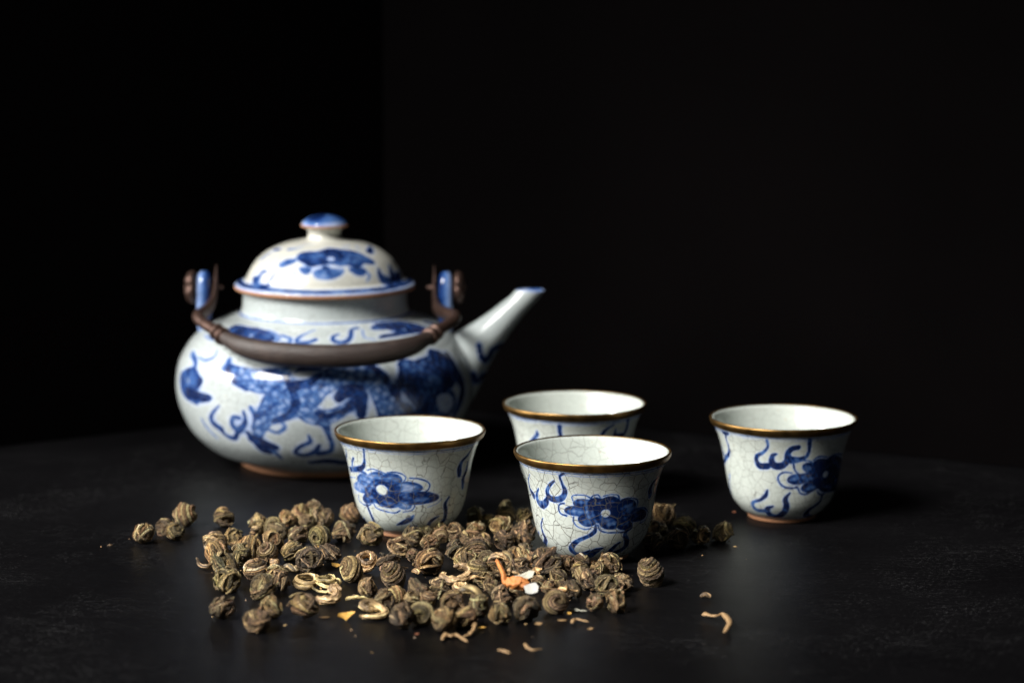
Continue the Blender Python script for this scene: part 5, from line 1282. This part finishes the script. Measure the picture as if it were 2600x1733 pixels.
# jasmine blossom: orange calyx and stem with two petals, lying on the pile
fx, fy = L['flower'][0]
fl = empty('dried_flower', (fx, fy, 0), 'dried jasmine flower with orange stem and pale petals on top of the pile', 'flower')
st = [((x - fx) * 1000, (y - fy) * 1000, z) for (x, y), z in zip(L['flower_stem'], (10.0, 13.0, 15.5))]
V, Q, v = sweep([(0.5, 0, 9.6)] + st + [(st[-1][0] - 0.6, st[-1][1] + 0.8, 16.2)], [1.6, 1.5, 1.0, 0.9, 1.0], 0.8, 14, 4, 0.12, 8, True, (0, 0, 1), 1.0)
link('stem', poly_mesh('stem', V * MM, Q), M_ORANGE, fl)
V, Q, v = sweep([(-3.8, 0.2, 9.8), (-1.6, 0, 10.4), (1.0, -0.2, 10.3), (3.2, -0.6, 9.2), (4.0, -0.9, 8.2)], [1.3, 2.2, 2.5, 2.2, 1.1], 0.95, 22, 5, 0.10, 8, True, (0, 0, 1), 0.6)
V += 0.26 * np.stack([sine_noise(V, 5 + k, 2.0, 7) for k in range(3)], -1)
link('calyx', poly_mesh('calyx', V * MM, Q), M_ORANGE, fl)
def petal(name, at, z, outline, tilt, yaw, mat, parent, thick=0.22, bend=0.05):
    n = len(outline); P = np.array(outline, float); c = P.mean(0)
    rings = [c[None] + (P - c) * k for k in (1.0, 0.66, 0.33, 0.02)]
    top = [np.c_[r, bend * r[:, 0] ** 2 + 0.10 * np.sin(r[:, 0] * 2 + r[:, 1] * 3)] for r in rings]
    bot = [t - np.array((0, 0, thick)) for t in top[::-1]]
    V = np.array(bot + top); me = fast_mesh(name, V.reshape(-1, 3) * MM, grid_quads(len(V), n), False)
    o = link(name, me, mat, parent); px, py = parent.location[:2] if parent else (0, 0)
    o.location = (at[0] - px, at[1] - py, z * MM); o.rotation_euler = (tilt[0], tilt[1], yaw); return o
petal('petal', L['petal_white'][0], 9.6, [(-2.6, -1.2), (-1.0, -2.6), (1.4, -3.0), (2.8, -0.6), (2.4, 1.8), (0.4, 2.6), (-2.2, 2.4)], (0.5, -0.35), 0.2, M_WHITE, fl)['label'] = 'broken white petal'
petal('petal', L['petal_grey'][0], 11.4, [(-4.4, -1.0), (-1.0, -1.8), (3.6, -2.0), (4.8, 0.4), (3.0, 2.2), (-1.0, 1.8), (-4.0, 1.4)], (0.55, -0.3), -0.06, M_GREYP, fl)['label'] = 'greyish dried petal'

G2 = 'dried petal flakes and crumbs on the table'
def flake(name, key, z, outline, tilt, yaw, mat, label, cat='flake', bend=0.08, thick=0.3):
    o = petal(name, L[key][0], z, outline, tilt, yaw, mat, None, thick, bend); return tag(o, label, cat, G2)
flake('petal_flake', 'yellow_flake', 1.5, [(-3.4, -1.4), (-1.6, -1.0), (-0.4, -2.6), (1.0, -1.0), (3.4, 0.0), (2.4, 1.4), (0.6, 2.2), (-1.6, 2.0), (-3.0, 0.6)], (0.35, -0.1), 0.15, M_YELLOW, 'bright yellow petal flake on bare table at the front, left of the pile', bend=0.12)
flake('petal_flake', 'yellow_bit', 1.6, [(-1.4, -0.8), (0.4, -1.2), (1.6, 0.2), (0.8, 1.4), (-1.0, 1.0)], (0.6, 0.3), 0.4, M_YELLOW, 'tiny yellow flake behind the blackish pearl of the left scatter')
flake('petal_flake', 'yellow_bit2', 1.4, [(-2.0, -0.8), (0.2, -1.2), (2.2, -0.2), (1.4, 1.2), (-1.4, 1.2)], (0.4, 0.2), 0.5, M_YELLOW, 'small yellow flake between the blackish pearl and a loose curled one')
flake('leaf_chip', 'green_chip', 0.5, [(-2.0, 0.0), (-0.8, -0.6), (1.4, -0.5), (2.2, 0.2), (1.0, 0.7), (-1.0, 0.6)], (0.05, 0.05), 0.2, M_STEM, 'flat greenish chip on bare table left of the bright yellow flake', 'chip', 0.02)
flake('leaf_chip', 'tan_chip', 1.2, [(-2.4, -0.6), (0.0, -0.8), (2.4, 0.2), (0.4, 0.9), (-1.8, 0.8)], (0.25, 0.1), -0.3, M_STEM, 'flat tan chip left of the largest striped pearl', 'chip')
flake('leaf_chip', 'bit_a', 0.5, [(-1.9, 0.0), (-0.6, -0.6), (1.4, -0.4), (2.0, 0.3), (0.2, 0.7)], (0.06, 0.0), 0.1, M_STEM, 'tiny pale chip just left of the short pale stem before the pile', 'chip', 0.02)
flake('leaf_chip', 'bit_b', 0.5, [(-1.3, -0.2), (0.2, -0.7), (1.4, 0.1), (0.4, 0.7)], (0.06, 0.0), 0.3, M_STEM, 'tiny brown chip in front of the short pale stem', 'chip', 0.02)
flake('leaf_chip', 'bit_c', 0.6, [(-1.6, -0.3), (0.2, -0.6), (1.8, 0.1), (0.4, 0.7)], (0.1, 0.0), 0.3, M_YELLOW, 'tiny golden chip beside the hooked stem at the front', 'chip', 0.02)
flake('leaf_chip', 'bit_d', 0.8, [(-1.6, -0.5), (0.6, -0.9), (1.8, 0.3), (-0.2, 0.9)], (0.3, 0.0), 0.2, M_STEM, 'small pale chip below the dark pearls right of the frontmost row middle', 'chip', 0.05)
flake('leaf_chip', 'bit_e', 0.8, [(-1.2, -0.5), (0.4, -0.8), (1.3, 0.3), (-0.2, 0.9)], (0.3, 0.0), 0.6, M_YELLOW, 'tiny golden crumb at the right front edge of the pile', 'chip', 0.05)
flake('leaf_chip', 'bit_f', 0.4, [(-1.1, -0.3), (0.4, -0.6), (1.2, 0.2), (-0.2, 0.6)], (0.05, 0.0), 0.6, M_RUST, 'tiny reddish speck left of the pale forked stem at the front', 'chip', 0.02)
flake('leaf_chip', 'red_bit', 0.4, [(-1.0, -0.4), (0.3, -0.6), (1.1, 0.3), (-0.3, 0.7)], (0.05, 0.0), 0.6, M_RUST, 'tiny reddish speck on the table at the left of the lone right cup', 'chip', 0.02)
leaf_piece('leaf_crumb', L['dark_crumb'][0], [(-1.8, 0, 1.0), (-0.6, 0.4, 1.7), (0.8, 0.3, 1.5), (1.9, -0.4, 0.8)], [0.6, 1.0, 1.0, 0.5], 0.9, 'd', 'small dark crumb alone on the table right of the lone striped pearl', 'crumb', group=G2, seg=12)

G3 = 'broken stems lying on the table'
def stem(key, radii, zs, label, mat=M_STEM):
    p = np.array(L[key]); c = p.mean(0)
    path = [((x - c[0]) * 1000, (y - c[1]) * 1000, z) for (x, y), z in zip(p, np.interp(np.linspace(0, 1, len(p)), np.linspace(0, 1, len(zs)), zs))]
    g = np.random.default_rng(len(key) * 13 + int(abs(c[0]) * 1e4)); rr = np.interp(np.linspace(0, 1, 12), np.linspace(0, 1, len(radii)), radii) * g.uniform(0.45, 0.95, 12); rr[-1] *= 0.5
    return leaf_piece('broken_stem', c, path, list(rr), 0.7, 'g', label, 'stem', 4, 0.12, 1.0, mat, 12, group=G3)
stem('bent_stem', [1.5, 0.8, 0.8, 1.3, 1.1, 0.9], [1.6, 2.2, 2.6, 2.2, 1.2], 'bent knobbly pale stem lying alone at the right front')
stem('stem_a', [0.7, 1.2, 0.7, 1.0, 0.9], [1.0, 1.2, 1.2, 1.0], 'pale forked stem lying in front of the pile')
stem('stem_b', [0.5, 0.7, 1.0, 1.0], [0.7, 1.0, 1.8, 2.6], 'hooked pale stem just right of the forked one')
stem('stem_c', [1.0, 0.9, 0.8, 0.7], [1.0, 1.3, 1.1, 0.9], 'short pale stem lying before the right end of the pile')
stem('stem_d', [0.9, 0.8, 0.6, 0.4], [1.2, 1.0, 0.9, 0.8], 'blurred curved stem nearest the camera, right one of two')
stem('stem_e', [0.8, 0.8, 0.6], [0.9, 1.0, 0.8], 'blurred short stem nearest the camera, left one of two')
stem('leaf_sliver', [0.5, 1.1, 0.5], [0.6, 0.8, 0.6], 'flat grey leaf sliver between two pearls at the right front edge', M_GREYP)

# fine dust and crumbs shed by the leaves: too small and too many to count
g = np.random.default_rng(8); V = []; F = []; C = []
PX = np.array([(p[0], p[1]) for p in PEARLS])
for k in range(230):
    c = PX[g.integers(len(PX))] + g.normal(size=2) * np.array((0.011, 0.013)); s = 0.00022 * g.lognormal(-0.1, 0.45)
    if any(math.hypot(c[0] - q[0], c[1] - q[1]) < 0.017 for q in CUP_AT.values()): continue
    a = g.uniform(0, 6.28); e = np.array((math.cos(a), math.sin(a))); n = np.array((-e[1], e[0])); o = len(V)
    for u, v, z in ((-2.2, 0, .3), (0, -.8, .2), (2.0, .2, .3), (.2, .9, .2), (0, 0, 1.3), (0.1, 0, 0.02)):
        q = c + (e * u + n * v) * s * g.uniform(.7, 1.2); V.append((q[0], q[1], z * s + 0.00003))
    F += [(o, o + 1, o + 4), (o + 1, o + 2, o + 4), (o + 2, o + 3, o + 4), (o + 3, o, o + 4), (o + 1, o, o + 5), (o + 2, o + 1, o + 5), (o + 3, o + 2, o + 5), (o, o + 3, o + 5)]
    C += [np.array(PAL['ngod'[g.integers(4)]][g.integers(1, 3)])] * 6
me = bpy.data.meshes.new('tea_dust'); me.from_pydata(V, [], F); me.update(); cattr(me, 'leaf', np.array(C))
o = link('tea_dust', me, M_CURL); o['kind'] = 'stuff'; tag(o, 'fine tea dust and leaf crumbs strewn among the pearls', 'tea dust')
